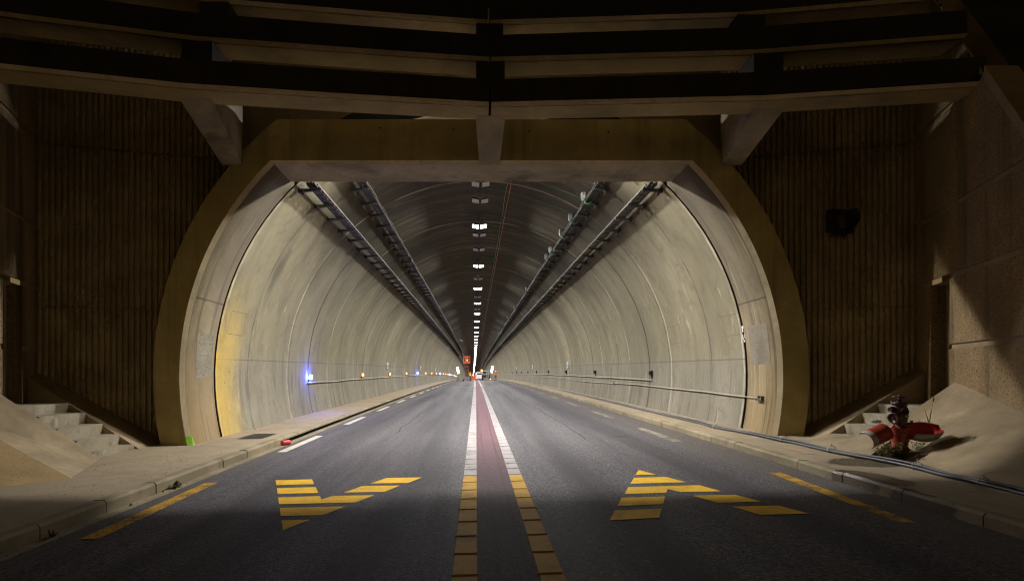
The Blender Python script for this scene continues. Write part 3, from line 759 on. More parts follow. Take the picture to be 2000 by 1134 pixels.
# ------------------------------------------------------------------ headwall, hill and ground
b = MB(); n = 40
for k in range(n):
    a0, a1 = -PI/2 + PI*k/n, -PI/2 + PI*(k+1)/n
    p0 = Vector((CX0+6.45*math.sin(a0), 12.52, 1.5+6.45*math.cos(a0))); p1 = Vector((CX0+6.45*math.sin(a1), 12.52, 1.5+6.45*math.cos(a1)))
    def outw(p): return Vector((max(-9, min(9, p.x*1.6)), 12.52, 9.0))
    b.poly([p0, p1, outw(p1), outw(p0)])
o = b.build('headwall', M['band']); tag(o, 'dark concrete headwall above the vault behind the lintel', 'wall')
b = MB(); rows = []
for j in range(14):
    Y = 11.6 + j*4.0; r = []
    for i in range(33):
        X = -64 + i*4.0
        z = 9.0 + max(0, (Y-11.6))*0.75 + 1.2*math.sin(X*0.21+j)*min(1, j*0.4) + max(0, abs(X)-9)*-0.03
        r.append(b.vert((X, Y + (0 if abs(X) < 9 else -(abs(X)-9)*0.12), z)))
    rows.append(r)
for a, c in zip(rows, rows[1:]):
    for k in range(32): b.face((a[k], a[k+1], c[k+1], c[k]))
o = b.build('hill', M['hill'], smooth=True); tag(o, kind='structure')
for side in (-1, 1):
    b = MB(); rows = []
    for j in range(12):
        Y = 11.6 - j*0.75; r = []
        base = max(0.2, min(9.0, 5.95 + 1.36*(Y-8.6)))
        for i in range(8):
            off = 0.5 + i*i*0.55
            r.append(b.vert((wingx(side, Y)+side*off, Y, base - 0.05 + (off-0.5)*0.35)))
        rows.append(r)
    for a, c in zip(rows, rows[1:]):
        for k in range(7): b.face((a[k], a[k+1], c[k+1], c[k]))
    o = b.build('hillside', M['hill'], smooth=True); tag(o, kind='structure')
b = MB(); b.poly([(-300, -300, -0.75), (300, -300, -0.75), (300, 11.5, -0.75), (-300, 11.5, -0.75)])
o = b.build('ground', M['ground']); tag(o, kind='structure')

# ------------------------------------------------------------------ stairs, ledges and banks
SL = 0.64
for side in (-1, 1):
    zs = zsl(10) if side < 0 else zsr(10)
    YN, YFAR = 9.57, 10.72
    if side < 0: noses = [(6.44, 0.226), (6.71, 0.419), (7.03, 0.617), (7.35, 0.828), (7.68, 1.0)]
    else: noses = [(6.65, 0.43), (6.93, 0.622), (7.27, 0.82), (7.57, 0.989)]
    t = empty('staircase', (side*noses[0][0], YN, noses[0][1]))
    tag(t, 'short flight of concrete steps beside the ribbed wall without the signal' if side < 0 else 'short flight of concrete steps right behind the red hydrant', 'steps', 'steps up to the doors')
    for i, (x, z) in enumerate(noses):
        x1 = noses[i+1][0] if i+1 < len(noses) else 8.75
        zb = (noses[i-1][1] - 0.02) if i > 0 else zs - 0.2
        lean = 0.03
        b = MB()
        b.prism([(x - 0.0, z), (x1+0.04, z), (x1+0.04, zb), (x+lean, zb)], lambda u, v: Vector((side*u, YN, v)), lambda u, v: Vector((side*u, YFAR-0.002, v)))
        o = b.build('step', M['step']); o.parent = t; o.matrix_parent_inverse = Matrix.Translation(-Vector(t.location))
    # sloping ledge between steps and ribbed wall
    def lz(x): return 0.345 + SL*(x-6.67) + (0.09 if side > 0 else 0.0)
    xs = [(zs-0.345-(0.09 if side > 0 else 0))/SL + 6.67 + 0.004, 6.9, 7.6, 8.66]
    b = MB()
    def yw(x): return 12.1 - 0.261*(x-5.2) + 0.03
    R = []
    for x in xs: R.append([b.vert((side*x, YFAR, lz(x))), b.vert((side*x, yw(x), lz(x))), b.vert((side*x, YFAR, zs-0.3))])
    for p, q in zip(R, R[1:]): b.face((p[0], p[1], q[1], q[0])); b.face((p[0], q[0], q[2], p[2]))
    b.face((R[-1][0], R[-1][1], R[-1][2]))
    o = b.build('sloping_ledge', M['bank']); tag(o, 'sloping concrete ledge between the steps and the bare ribbed wall' if side < 0 else 'sloping concrete ledge below the ribbed wall with the signal', 'ledge', 'sloping ledges beside the steps')
zs = zsl(9)
b = MB()   # bank on the stepless side of the left flight: two facets and its inner cheek
C0, C1, T0, V = Vector((-6.28, 9.5, zs)), Vector((-8.1, 9.5, 1.29)), Vector((-5.6, 7.86, zsl(7.9)-0.002)), Vector((-7.75, 8.45, 0.92))
q = [b.vert(p) for p in (C0, T0, V, C1)]; b.face(q, 0)
b.poly([C0, C1, C1+Vector((0,0.07,-0.02)), C0+Vector((0,0.07,-0.02))], 0)
b.poly([C0+Vector((0,0.07,-0.02)), C1+Vector((0,0.07,-0.02)), Vector((-8.1, 9.57, 0)), Vector((-6.28, 9.57, 0))], 0)
b.poly([T0, Vector((-6.06, 7.2, zsl(7.2)-0.002)), Vector((-7.3, 6.4, zsl(6.4)-0.002)), Vector((-7.6, 7.6, 0.62)), V], 1)
o = b.build('bank', [M['bank'], M['bank_ochre']]); tag(o, kind='structure')
b = MB()   # bank under the other wing wall: ruled surface, open notch for the hydrant
lowl = [Vector((7.25, 9.28, 0.80)), Vector((6.75, 8.85, 0.52)), Vector((6.2, 8.25, zsr(8.2)-0.004)), Vector((5.92, 7.2, zsr(7.2)-0.004)), Vector((5.62, 6.2, zsr(6.2)-0.004)), Vector((5.45, 5.4, zsr(5.4)-0.004)), Vector((5.2, 4.2, zsr(4.2)-0.004))]
uppl = [Vector((8.10, 9.62, 1.41)), Vector((7.98, 9.30, 1.35)), Vector((7.85, 8.9, 1.26)), Vector((7.55, 7.95, 1.05)), Vector((7.2, 6.9, 0.82)), Vector((6.85, 5.9, 0.6)), Vector((6.4, 4.5, 0.35))]
def subdiv(L, n):
    out = []
    for a, c in zip(L, L[1:]):
        for k in range(n): out.append(a.lerp(c, k/n))
    return out + [L[-1]]
lo2, up2 = subdiv(lowl, 4), subdiv(uppl, 4); rows = []
for ri, (p, q) in enumerate(zip(lo2, up2)):
    r = []
    for k in range(9):
        t_ = k/8; v = p.lerp(q, t_); v.z -= 0.32*t_*(1-t_)*min(1, ri/8); r.append(b.vert(v))
    rows.append(r)
for a, c in zip(rows, rows[1:]):
    for k in range(8): b.face((a[k], a[k+1], c[k+1], c[k]), 0, True)
# cheek plate along the stairs and notch sides
p0, p1, p2, p3 = Vector((5.75, 9.57, zsr(9.57))), Vector((5.95, 8.6, zsr(8.6))), lowl[0].copy(), uppl[0].copy()
pm = Vector((6.62, 9.57, 0.44))
b.poly([p0, p1, p2, pm], 0); b.poly([pm, p2, p3], 0)
b.poly([p1, p2, Vector((p2.x, p2.y, 0.1)), Vector((5.95, 8.6, 0.1))], 0)
b.poly([pm, p3, Vector((8.1, 9.6, 0.2)), Vector((6.62, 9.57, 0.2))], 0)
for a, c in zip(lo2[:9], lo2[1:9]): b.poly([a, c, Vector((c.x, c.y, 0.1)), Vector((a.x, a.y, 0.1))], 0)
o = b.build('bank', [M['bank']]); tag(o, kind='structure')
b = MB(); b.poly([(5.8, 8.5, zsr(8.4)+0.004), (6.25, 8.15, zsr(8.2)+0.004), (7.3, 9.25, zsr(9.2)+0.01), (7.2, 9.4, zsr(9.2)+0.01)])
o = b.build('soil', M['soil']); tag(o, kind='structure')
# apron rising from the pavement to the first step of the flight by the hydrant
b = MB(); b.poly([(5.75, 9.58, zsr(9.6)+0.002), (6.66, 9.58, 0.43), (6.66, 10.718, 0.43), (6.2, 10.718, zsr(10.7)+0.002)])
o = b.build('apron', M['bank']); tag(o, kind='structure')
# wet trickle running from the hydrant to the kerb
b = MB()
for k in range(3):
    x, y = 1545+k*14, 874+k*4
    b.poly([onright(x-22, y-3, 0.003), onright(x+6, y-1, 0.003), onright(x+24, y+4, 0.003), onright(x-2, y+3, 0.003)])
o = b.build('chalk_mark', M['pink']); tag(o, kind='structure')

b = MB(); rn = random.Random(77)
def pebble(p, r):
    k = len(b.v); R = Matrix.Rotation(rn.uniform(0, 6.28), 3, 'Z')
    for q in ((1,0,0),(-0.7,0.75,0),(-0.7,-0.7,0),(0.05,0,0.8)): b.v.append(tuple(p + R @ Vector((q[0]*r, q[1]*r*0.8, q[2]*r))))
    for q in ((0,1,3),(1,2,3),(2,0,3)): b.face([k+i for i in q])
for k in range(900):
    if rn.random() < 0.5:
        Y = rn.uniform(5, 24); X = KL + abs(rn.gauss(0, 0.10)) + 0.01; z = zr(X, Y)+0.004
    else:
        Y = rn.uniform(5, 20); X = KR - abs(rn.gauss(0, 0.14)) - 0.01; z = zr(X, Y)+0.002
    pebble(Vector((X, Y, z)), rn.choice((0.004, 0.006, 0.006, 0.009, 0.014)))
for k in range(420):
    if rn.random() < 0.55:
        Y = rn.uniform(6.5, 10.4); X = rn.uniform(-5.9, KL-0.2); z = zsl(Y)-0.004
        if X < -5.3 and Y < 8.2: continue
    else: Y = rn.uniform(7, 14); X = rn.uniform(KR+0.2, 5.6); z = zsr(Y)-0.004
    pebble(Vector((X, Y, z)), rn.choice((0.005, 0.006, 0.008, 0.012)))
for k in range(160):
    Y = rn.uniform(14, 40); pebble(Vector((arcx(-1, Y, zsl(Y))+abs(rn.gauss(0, 0.07))+0.02, Y, zsl(Y))), rn.choice((0.01, 0.015, 0.02, 0.03)))
o = b.build('grit', M['band']); tag(o, kind='stuff')
for xs_, y0_, y1_, sd in ((2.35, 12.0, 46.0, 1), (-2.05, 14.0, 60.0, 2)):
    b = MB(); rn = random.Random(sd); w_ = 0; R = []
    for k in range(int((y1_-y0_)/0.5)):
        Y = y0_+k*0.5; w_ += rn.uniform(-0.05, 0.05); X = xs_ + w_
        R.append([b.vert((cx(Y)+X+e_, Y, zr(cx(Y)+X+e_, Y)+0.003)) for e_ in (-0.012, 0.012)])
    for p_, q_ in zip(R, R[1:]): b.face((p_[0], p_[1], q_[1], q_[0]))
    b.build('sealed_crack', M['tar'], road)

# ------------------------------------------------------------------ drain grate, can, small plants
b = MB(); Q = [onleft(x, y, 0.006) for x, y in ((462, 856), (511, 855.5), (541, 846), (498, 846))]
g = empty('drain_grate', Q[0]); tag(g, 'rusty iron drain grate set in the pavement near the yellow glow on the wall', 'drain')
for k in range(11):
    t0, t1 = k/11, k/11 + 0.05
    b.poly([Q[0].lerp(Q[1], t0), Q[0].lerp(Q[1], t1), Q[3].lerp(Q[2], t1), Q[3].lerp(Q[2], t0)])
for k in range(7):
    t0, t1 = k/6*0.97, k/6*0.97+0.03
    L0 = [Q[0].lerp(Q[3], t0), Q[1].lerp(Q[2], t0), Q[1].lerp(Q[2], t1), Q[0].lerp(Q[3], t1)]
    b.poly([p+Vector((0,0,0.003)) for p in L0])
o = b.build('bars', M['grate']); o.parent = g; o.matrix_parent_inverse = Matrix.Translation(-Q[0])
b = MB(); b.poly([p - Vector((0,0,0.005)) for p in Q]); o = b.build('pit', M['slot']); o.parent = g; o.matrix_parent_inverse = Matrix.Translation(-Q[0])
p = onroad(558, 864, 0.055); b = MB()
Mx = Matrix.Translation(p) @ Matrix.Rotation(math.radians(-28), 4, 'Z') @ Matrix.Rotation(PI/2, 4, 'X')
can = empty('red_can', (p.x, p.y, p.z-0.055)); tag(can, 'small red can lying in the mouth of the kerb slot', 'can')
b.lathe([(0.045, -0.11), (0.055, -0.10), (0.055, 0.10), (0.045, 0.11), (0.03, 0.112)], Mx, 16)
o = b.build('can_body', M['can_red']); o.parent = can; o.matrix_parent_inverse = Matrix.Translation(-Vector(can.location))
b = MB(); b.lathe([(0.012, 0.112), (0.012, 0.122), (0.006, 0.124)], Mx, 10); o = b.build('nozzle', M['sign']); o.parent = can; o.matrix_parent_inverse = Matrix.Translation(-Vector(can.location))

def leaf(b, p, d, L, w, bend=0.3, mi=0):
    d = Vector(d).normalized(); s_ = d.cross(Vector((0,0,1)))
    s_ = s_.normalized() if s_.length > 1e-3 else Vector((1,0,0)); prev = None
    for k in range(4):
        t_ = k/3; ww = w*math.sin(PI*(0.15+0.8*t_))*0.5 if k < 3 else 0.002
        q = p + d*L*t_ - Vector((0,0,1))*bend*L*t_*t_
        r = (b.vert(q - s_*ww), b.vert(q + s_*ww))
        if prev: b.face((prev[0], prev[1], r[1], r[0]), mi, True)
        prev = r
def weed(name, p, h, n, label, mats, spread=0.8, lw=0.02, seed=1, stems=False):
    rnd = random.Random(seed); b = MB(); c = MB()
    for k in range(n):
        a = rnd.uniform(0, 2*PI); el = rnd.uniform(0.35, 1.3); d = Vector((math.cos(a)*math.cos(el)*spread, math.sin(a)*math.cos(el)*spread, math.sin(el)))
        base = Vector(p) + Vector((rnd.uniform(-1,1), rnd.uniform(-1,1), 0))*h*0.12
        L = h*rnd.uniform(0.5, 1.0)
        if stems:
            tip = base + d*L; c.tube([base, base.lerp(tip, 0.5)+Vector((0,0,0.02)), tip], 0.0025, 4)
            for q in range(9):
                t_ = 0.2+0.8*q/8; aa = rnd.uniform(0, 2*PI)
                leaf(b, base.lerp(tip, t_), (math.cos(aa), math.sin(aa), rnd.uniform(0, 0.8)), rnd.uniform(0.03, 0.06), lw*1.5, 0.2, rnd.choice((0,0,0,1)))
        else: leaf(b, base, d, L, lw, rnd.uniform(0.1, 0.5), rnd.choice((0,0,1)) if len(mats) > 1 else 0)
    if c.v:
        t = empty(name, p); tag(t, label, 'plant')
        o = b.build('leaf', mats); o.parent = t; o.matrix_parent_inverse = Matrix.Translation(-Vector(p)); o.name = 'foliage'
        o = c.build('stem', M['weed_dry']); o.parent = t; o.matrix_parent_inverse = Matrix.Translation(-Vector(p))
        return t
    return tag(b.build(name, mats), label, 'plant')
G2 = [M['weed'], M['weed_dry']]
p = onroad(325, 953, 0.0); p.x = KL + 0.06
weed('weed', p, 0.17, 30, 'leafy green weed growing at the foot of the kerb stones', [M['weed']], 0.9, 0.035, 3)
p = onroad(222, 988, 0.0); p.x = KL + 0.05; weed('weed', p, 0.08, 9, 'tiny pale seedling at the kerb foot near the yellow edge line', [M['weed']], 0.6, 0.014, 4)
p = onroad(291, 962, 0.0); p.x = KL + 0.04; weed('weed', p, 0.05, 7, 'tiny green sprout between two kerb stones beside the leafy weed', [M['weed']], 0.6, 0.014, 5)
p = onroad(30, 1050, 0.0); p.x = KL + 0.06; weed('dry_weed', p, 0.16, 26, 'dry dark weed tuft at the kerb in the shadow', [M['weed_dry']], 0.9, 0.014, 6)
p = onroad(1527, 902, 0.0); p.x = KR - 0.05; weed('weed', p, 0.06, 8, 'tiny green sprout at the kerb foot below the cable bundle', [M['weed']], 0.6, 0.014, 8)

# ------------------------------------------------------------------ hydrant with its opened covers
HX, HY = 6.17, 8.42; HZ = zsr(8.4)-0.02
k1 = HY/F                                       # metres per pixel at the hydrant
hyd = empty('fire_hydrant', (HX, HY, HZ)); tag(hyd, 'old fire hydrant with its red covers hanging open among weeds', 'hydrant')
def hp(b, name, mat, par=None):
    o = b.build(name, mat); o.parent = par or hyd
    o.matrix_parent_inverse = Matrix.Translation(-Vector(hyd.location)) if par is None else Matrix.Identity(4)
    return o
def HP(px, py, dy=0.0): return at(px, py, HY+dy)
cxh = 1757
T = Matrix.Translation(Vector((HP(cxh, 888).x, HY, 0)))
def zpx(py): return HP(cxh, py).z
b = MB(); b.lathe([(0.10, HZ-0.05), (0.105, zpx(884)), (0.115, zpx(874)), (0.10, zpx(870)), (0.105, zpx(860)), (0.128, zpx(838)), (0.132, zpx(836)), (0.132, zpx(833.5)), (0.07, zpx(833))], T, 24)
for k in range(6):
    a = k*PI/3; b.box((HP(cxh,888).x+0.115*math.cos(a), HY+0.115*math.sin(a), zpx(876)), (0.03, 0.03, 0.03))
hp(b, 'lower_barrel', M['red_paint'])
b = MB(); b.lathe([(0.075, zpx(834)), (0.085, zpx(826)), (0.10, zpx(818)), (0.108, zpx(808)), (0.106, zpx(799)), (0.09, zpx(792)), (0.085, zpx(790.5)), (0.105, zpx(790)), (0.108, zpx(785)), (0.06, zpx(784)), (0.035, zpx(783)), (0.03, zpx(777)), (0.022, zpx(777)), (0.022, zpx(771)), (0.012, zpx(770.5))], T, 24)
for k in range(8):
    a = k*PI/4; b.box((HP(cxh,888).x+0.10*math.cos(a), HY+0.10*math.sin(a), zpx(784)), (0.022, 0.022, 0.025))
hp(b, 'upper_body', M['maroon'])
b = MB(); cw = HP(1757, 774.5); N = 24
b.tube([cw + Vector((0.088*math.cos(2*PI*k/N), 0.088*math.sin(2*PI*k/N), 0)) for k in range(N+1)], 0.012, 8, cap=False)
for k in range(4):
    a = k*PI/2 + 0.4; b.tube([cw, cw+Vector((0.088*math.cos(a), 0.088*math.sin(a), 0))], 0.009, 6)
hp(b, 'handwheel', M['maroon'])
def outlet(px, py, az, r, L, cap=True):
    b = MB(); d = Vector((math.sin(az), -math.cos(az), -0.08)).normalized()
    c = HP(px, py); c.y = HY - 0.02
    z = d; x = z.cross(Vector((0,0,1))).normalized(); y = z.cross(x)
    R = Matrix((x, y, z)).transposed().to_4x4(); MM = Matrix.Translation(c) @ R
    b.lathe([(r*0.72, 0.02), (r*0.75, L*0.45), (r, L*0.5), (r, L*0.85), (r*1.04, L*0.86), (r*1.04, L), (r*0.8, L), (r*0.78, L-0.015), (r*0.2, L-0.02)], MM, 18)
    if cap: b.box(c + d*(L-0.005), (r*0.5, 0.02, r*0.5), R.to_3x3())
    for k in range(3):
        a = 2*PI*k/3; b.box(c + (R.to_3x3() @ Vector((r*1.02*math.cos(a), r*1.02*math.sin(a), L*0.9))), (0.02, 0.02, 0.03), R.to_3x3())
    return hp(b, 'outlet', M['maroon'])
outlet(1755, 814, -1.2, 0.078, 0.15); outlet(1754, 798, -1.55, 0.042, 0.14); outlet(1761, 801, -0.42, 0.048, 0.13)
b = MB(); b.tube([HP(1770, 826), HP(1779, 827)], 0.018, 8); b.box(HP(1780, 824), (0.03,0.03,0.055)); hp(b, 'drain_cock', M['maroon'])
b = MB(); b.box(HP(1764, 812)+Vector((-0.02,-0.106,0)), (0.05, 0.004, 0.028), Matrix.Rotation(-0.15, 3, 'Z')); hp(b, 'plate', M['box_white'])
def shell(name, M4, R, L, arc, th, closed, mats, taper=1.0, lipgrey=False):
    """half-round cover: outer and inner skins with thickness, along local x, opening to +z"""
    b = MB(); n, m_ = 14, 8
    def pt(i, j, off):
        a = -arc/2 + arc*i/n; t_ = j/m_
        rr = R*(taper + (1-taper)*t_)
        if closed: rr *= math.sqrt(max(0.02, 1-((t_-0.5)/0.52)**2)) if t_ > 0.5 else 0.72+0.28*math.sin(t_*PI)
        return M4 @ Vector((L*t_, (rr-off)*math.sin(a), -(rr-off)*math.cos(a)))
    O = [[b.vert(pt(i, j, 0)) for i in range(n+1)] for j in range(m_+1)]; I = [[b.vert(pt(i, j, th)) for i in range(n+1)] for j in range(m_+1)]
    for j in range(m_):
        for i in range(n):
            b.face((O[j][i], O[j][i+1], O[j+1][i+1], O[j+1][i]), (1 if lipgrey and j >= m_-2 else 0), True)
            b.face((I[j][i], I[j+1][i], I[j+1][i+1], I[j][i+1]), 1 if not lipgrey else 0, True)
        for i in (0, n): b.face((O[j][i], O[j+1][i], I[j+1][i], I[j][i]), 0)
    for j in (0, m_):
        for i in range(n): b.face((O[j][i], O[j][i+1], I[j][i+1], I[j][i]), 0)
    return hp(b, name, mats)
def frame(o, xdir, zdir):
    x = Vector(xdir).normalized(); z = Vector(zdir); z = (z - x*z.dot(x)).normalized(); y = z.cross(x)
    return Matrix.Translation(o) @ Matrix((x, y, z)).transposed().to_4x4()
# left cover: back turned to the viewer; right cover: a bowl showing its bright inside
shell('cover', frame(HP(1728, 843, 0.02), (-0.93, -0.20, -0.36), (0.25, 0.80, -0.55)), 0.135, 0.36, PI*0.95, 0.012, False, [M['red_paint'], M['shell_grey']], lipgrey=True)
o = shell('cover', frame(HP(1776, 838, -0.08), (0.93, -0.12, 0.10), (-0.22, -0.34, 0.90)), 0.205, 0.43, PI*1.0, 0.012, True, [M['shell_grey'], M['red_inner']]); o["label"] = 'grey cover half hanging open with a bright red inside'
b = MB(); b.tube([HP(1748, 828, -0.08), HP(1762, 838, -0.14), HP(1775, 850, -0.16)], 0.014, 6); b.tube([HP(1750, 828, -0.05), HP(1740, 836, -0.05)], 0.014, 6); hp(b, 'hinge_arm', M['red_paint'])
for k, (px, py, h, sd) in enumerate(((1741, 884, 0.44, 11), (1722, 890, 0.26, 12), (1762, 890, 0.28, 13), (1782, 882, 0.36, 14), (1750, 892, 0.22, 15))):
    q = at(px, py, HY + (-0.13 if k in (0, 2, 4) else 0.06)); q.z = zsr(HY)+0.01
    weed('weed', q, h, 16, ['bushy weed hugging the hydrant on the side of its dull cover', 'low sprawling weed at the edge of the hydrant pit', 'wispy weed in front of the hydrant barrel', 'weed growing under the bowl shaped hydrant cover', 'shortest weed at the front corner of the hydrant pit'][k], G2, 0.9, 0.018, sd, True)
# tall grass stalk on the bank
q = Vector((7.0, 8.75, 0.0)); q = at(1815, 828, 8.75); b = MB()
for (ex, ey, w) in ((1823, 776, 0.008), (1803, 788, 0.008), (1809, 806, 0.012), (1818, 800, 0.012), (1812, 812, 0.012)):
    e_ = at(ex, ey, 8.75); mid = q.lerp(e_, 0.55) + Vector((0.012 if ex > 1812 else -0.012, 0, 0.03)); prev = None
    for t_ in range(7):
        s_ = t_/6; pq = q*(1-s_)**2 + mid*2*s_*(1-s_) + e_*s_*s_; ww = w*(1-s_*0.85)
        r = (b.vert(pq-Vector((ww,0,0))), b.vert(pq+Vector((ww,0.004,0))))
        if prev: b.face((prev[0], prev[1], r[1], r[0]), 0, True)
        prev = r
b.tube([at(1822.5, 784, 8.75), at(1823.5, 779, 8.75), at(1824, 774, 8.75)], 0.008, 6, radii=[0.006, 0.013, 0.004])
tag(b.build('grass_stalk', M['weed']), 'single tall grass stalk growing from the bank behind the open cover', 'plant')
# crumpled plastic on the second step
b = MB(); bm = bmesh.new(); bmesh.ops.create_icosphere(bm, subdivisions=3, radius=1); rn = random.Random(5)
for v in bm.verts: v.co *= rn.uniform(0.7, 1.1)
b.add_bm(bm, Matrix.Translation(at(1712, 825, 9.9)+Vector((0,0,0.02))) @ Matrix.Diagonal((0.09, 0.05, 0.035, 1)))
tag(b.build('plastic_bag', M['plastic_clear']), 'crumpled clear plastic bag lying on a step behind the hydrant', 'litter')

# ------------------------------------------------------------------ traffic signal on the ribbed wall
sg = at(1640.5, 433, 11.28); t = empty('traffic_signal', sg); tag(t, 'unlit square black traffic signal with one hooded lens on the ribbed wall', 'traffic signal')
def sp(b, name, mat):
    o = b.build(name, mat); o.parent = t; o.matrix_parent_inverse = Matrix.Translation(-Vector(sg)); return o
Rz = Matrix.Rotation(0.25, 3, 'Z')
b = MB(); b.box(sg, (0.54, 0.16, 0.45), Rz, bev=0.02); sp(b, 'housing', M['black'])
b = MB(); c = sg + Rz @ Vector((0.03, -0.085, 0.0)); MM = Matrix.Translation(c) @ (Rz.to_4x4() @ Matrix.Rotation(PI/2, 4, 'X'))
b.lathe([(0.16, -0.005), (0.16, 0.01), (0.15, 0.02), (0.08, 0.035), (0.01, 0.04)], MM, 24); sp(b, 'lens', plain('dark_red_lens', (0.06,0.012,0.01), 0.2))
b = MB(); N = 18; O = []
for k in range(N+1):
    a = -0.35*PI + 1.7*PI*k/N
    ln_ = 0.22*(0.35+0.65*math.sin(max(0, min(PI, PI*k/N))))
    O.append([b.vert(MM @ Vector((0.19*math.cos(a), 0.19*math.sin(a), 0))), b.vert(MM @ Vector((0.19*math.cos(a), 0.19*math.sin(a), ln_)))])
for p_, q_ in zip(O, O[1:]): b.face((p_[0], q_[0], q_[1], p_[1]), 0, True)
sp(b, 'visor', M['dark_steel'])
b = MB(); b.box(sg + Vector((0.0, 0.06, -0.245)), (0.3, 0.1, 0.03)); b.tube([sg+Vector((0.05,-0.02,-0.27)), sg+Vector((0.12,0.05,-0.33)), sg+Vector((0.16,0.12,-0.27))], 0.015, 6); sp(b, 'mount', M['dark_steel'])
b = MB(); p0 = at(1628, 411, 11.36); p1 = at(1628, 226, 11.36); b.tube([p0, p0.lerp(p1, 0.5)+Vector((0.01,0,0)), p1], 0.014, 6)
tag(b.build('wall_conduit', M['steel']), 'thin vertical conduit running down to the square traffic signal', 'pipe')

# ------------------------------------------------------------------ cable trays
def tray(xr, dz, side, w, label, y0, galv, rough_cable):
    root = empty('cable_tray', vault(y0, xr, dz)); tag(root, label, 'cable tray', 'cable trays along the vault')
    def tp(b, name, mat):
        o = b.build(name, mat); o.parent = root; o.matrix_parent_inverse = Matrix.Translation(-Vector(root.location)); return o
    ys = yrange(y0, 260, 2.5, 6, 90)
    def fr(du): return [(lambda Y0: (lambda u, v: vault(Y0, xr+side*(du+u), dz+v)))(Y) for Y in ys]
    b = MB(); b.sweep([(0,0),(0.03,0),(0.03,0.09),(0,0.09)], fr(w-0.03)); tp(b, 'rail', M['dark_steel'])
    b = MB(); b.sweep([(0,-0.004),(0.03,-0.004),(0.03,0.010),(0.012,0.010),(0.012,0.035),(0,0.035)], fr(-0.004)); tp(b, 'rail', M['steel'] if galv else M['dark_steel'])
    b = MB(); Y = y0 + 0.2
    prev = None
    while Y < 130:
        c4 = [[b.vert(vault(Y+e_, xr+side*u, dz+0.012)) for u in (0.03, 0.048, w-0.048, w-0.03)] for e_ in (0, 0.19)]
        b.face((c4[0][0], c4[0][1], c4[1][1], c4[1][0])); b.face((c4[0][1], c4[0][2], c4[1][2], c4[1][1])); b.face((c4[0][2], c4[0][3], c4[1][3], c4[1][2]))
        if prev:
            b.face((prev[0], prev[1], c4[0][1], c4[0][0])); b.face((prev[2], prev[3], c4[0][3], c4[0][2]))
        prev = c4[1]; Y += 0.31
    tp(b, 'tray_bed', M['steel'] if galv else M['dark_steel'])
    for j, (u, r) in enumerate(((0.10, 0.022), (0.15, 0.03), (0.20, 0.018)) if w > 0.22 else ((0.08, 0.02), (0.13, 0.028))):
        b = MB(); rn = random.Random(j+int(dz*10))
        b.tube([vault(Y, xr+side*u+rn.uniform(-0.012,0.012), dz+0.02+r) for Y in yrange(y0, 200, 1.2, 6, 70)], r, 6); tp(b, 'cable', M['cable_black'])
    if rough_cable:
        b = MB(); rn = random.Random(9)
        b.tube([vault(Y, xr-side*0.02+rn.uniform(-0.02,0.02), dz+0.06+rn.uniform(-0.03,0.03)) for Y in yrange(y0, 150, 0.6, 6, 60)], 0.014, 6); tp(b, 'edge_cable', M['cable_tan'])
    # bracket: arm from the wall, under the tray, with a foot plate on the vault
    proto = None; k = 0; Y = y0 + 0.25
    wall = -math.sqrt(R0*R0-dz*dz) if xr < 0 else math.sqrt(R0*R0-dz*dz)
    while Y < 131 and k < 98:
        if proto is None:
            b = MB(); Lw = abs(wall - xr)
            b.prism([(0, -0.035), (0, -0.010), (Lw, -0.012), (Lw, -0.10)], lambda u, v: Vector((side*u, -0.03, v)), lambda u, v: Vector((side*u, 0.03, v)))
            a = math.atan2(abs(wall), dz)
            b.box((side*(Lw-0.02), 0, -0.02), (0.035, 0.10, 0.36), Matrix.Rotation(side*a*0.85 if side > 0 else -a*0.85, 3, 'Y'))
            b.tube([Vector((side*(Lw-0.09), -0.06, -0.06)), Vector((side*(Lw-0.09), 0.06, -0.06))], 0.035, 8)
            proto = b.build('bracket', M['dark_steel']); o = proto
        else: o = proto.copy(); COL.objects.link(o)
        o.parent = root; o.location = vault(Y, xr, dz) - Vector(root.location); o.matrix_parent_inverse = Matrix.Identity(4)
        Y += 1.25; k += 1
    return root
tray(-3.60, 4.22, -1, 0.26, 'outer cable tray on the vault above the blue and amber marker lights', 12.6, True, False)
tray(-2.88, 4.85, -1, 0.22, 'inner cable tray on the vault, on the side of the scissor lift', 13.3, False, True)
tray(3.66, 4.22, 1, 0.26, 'outer cable tray on the vault above the wall with two pipes', 12.6, True, False)
tray(2.98, 4.85, 1, 0.22, 'inner cable tray on the vault carrying the small pale boxes', 13.3, False, True)

# small junction boxes hung on the inner tray, with their green loops
first = None
for i, Y in enumerate((16.0, 18.2, 20.2, 23.1, 24.5, 34, 44, 52.5, 60, 66, 73)):
    loc = vault(Y, 2.98-0.07, 4.85+0.10)
    if first is None:
        t = empty('junction_box', loc); b = MB(); b.box((0,0,0.06), (0.11, 0.16, 0.17), bev=0.012); b.box((-0.02,-0.03,-0.05), (0.05, 0.06, 0.07)); b.build('case', M['box_white'], t)
        b = MB(); b.lathe([(0.022, 0), (0.022, 0.006)], Matrix.Translation((0, -0.081, 0.10)) @ Matrix.Rotation(PI/2, 4, 'X'), 10); b.build('cap', plain('blue_cap', (0.03,0.08,0.35), 0.5), t)
        b = MB(); b.tube([Vector((0.02, -0.05, -0.05)), Vector((0.03,-0.10,-0.16)), Vector((0.10,-0.14,-0.21)), Vector((0.20,-0.12,-0.15)), Vector((0.24,-0.05,0.0))], 0.012, 6); b.build('cable_loop', M['green_cable'], t)
        first = t; remember(t); o = t
    else: o = copy_tree(first); o.location = loc
    tag(o, f'pale junction box with green cable loop on the inner tray, {ordinal(i+1)} from the portal', 'junction box', 'junction boxes on the inner tray')

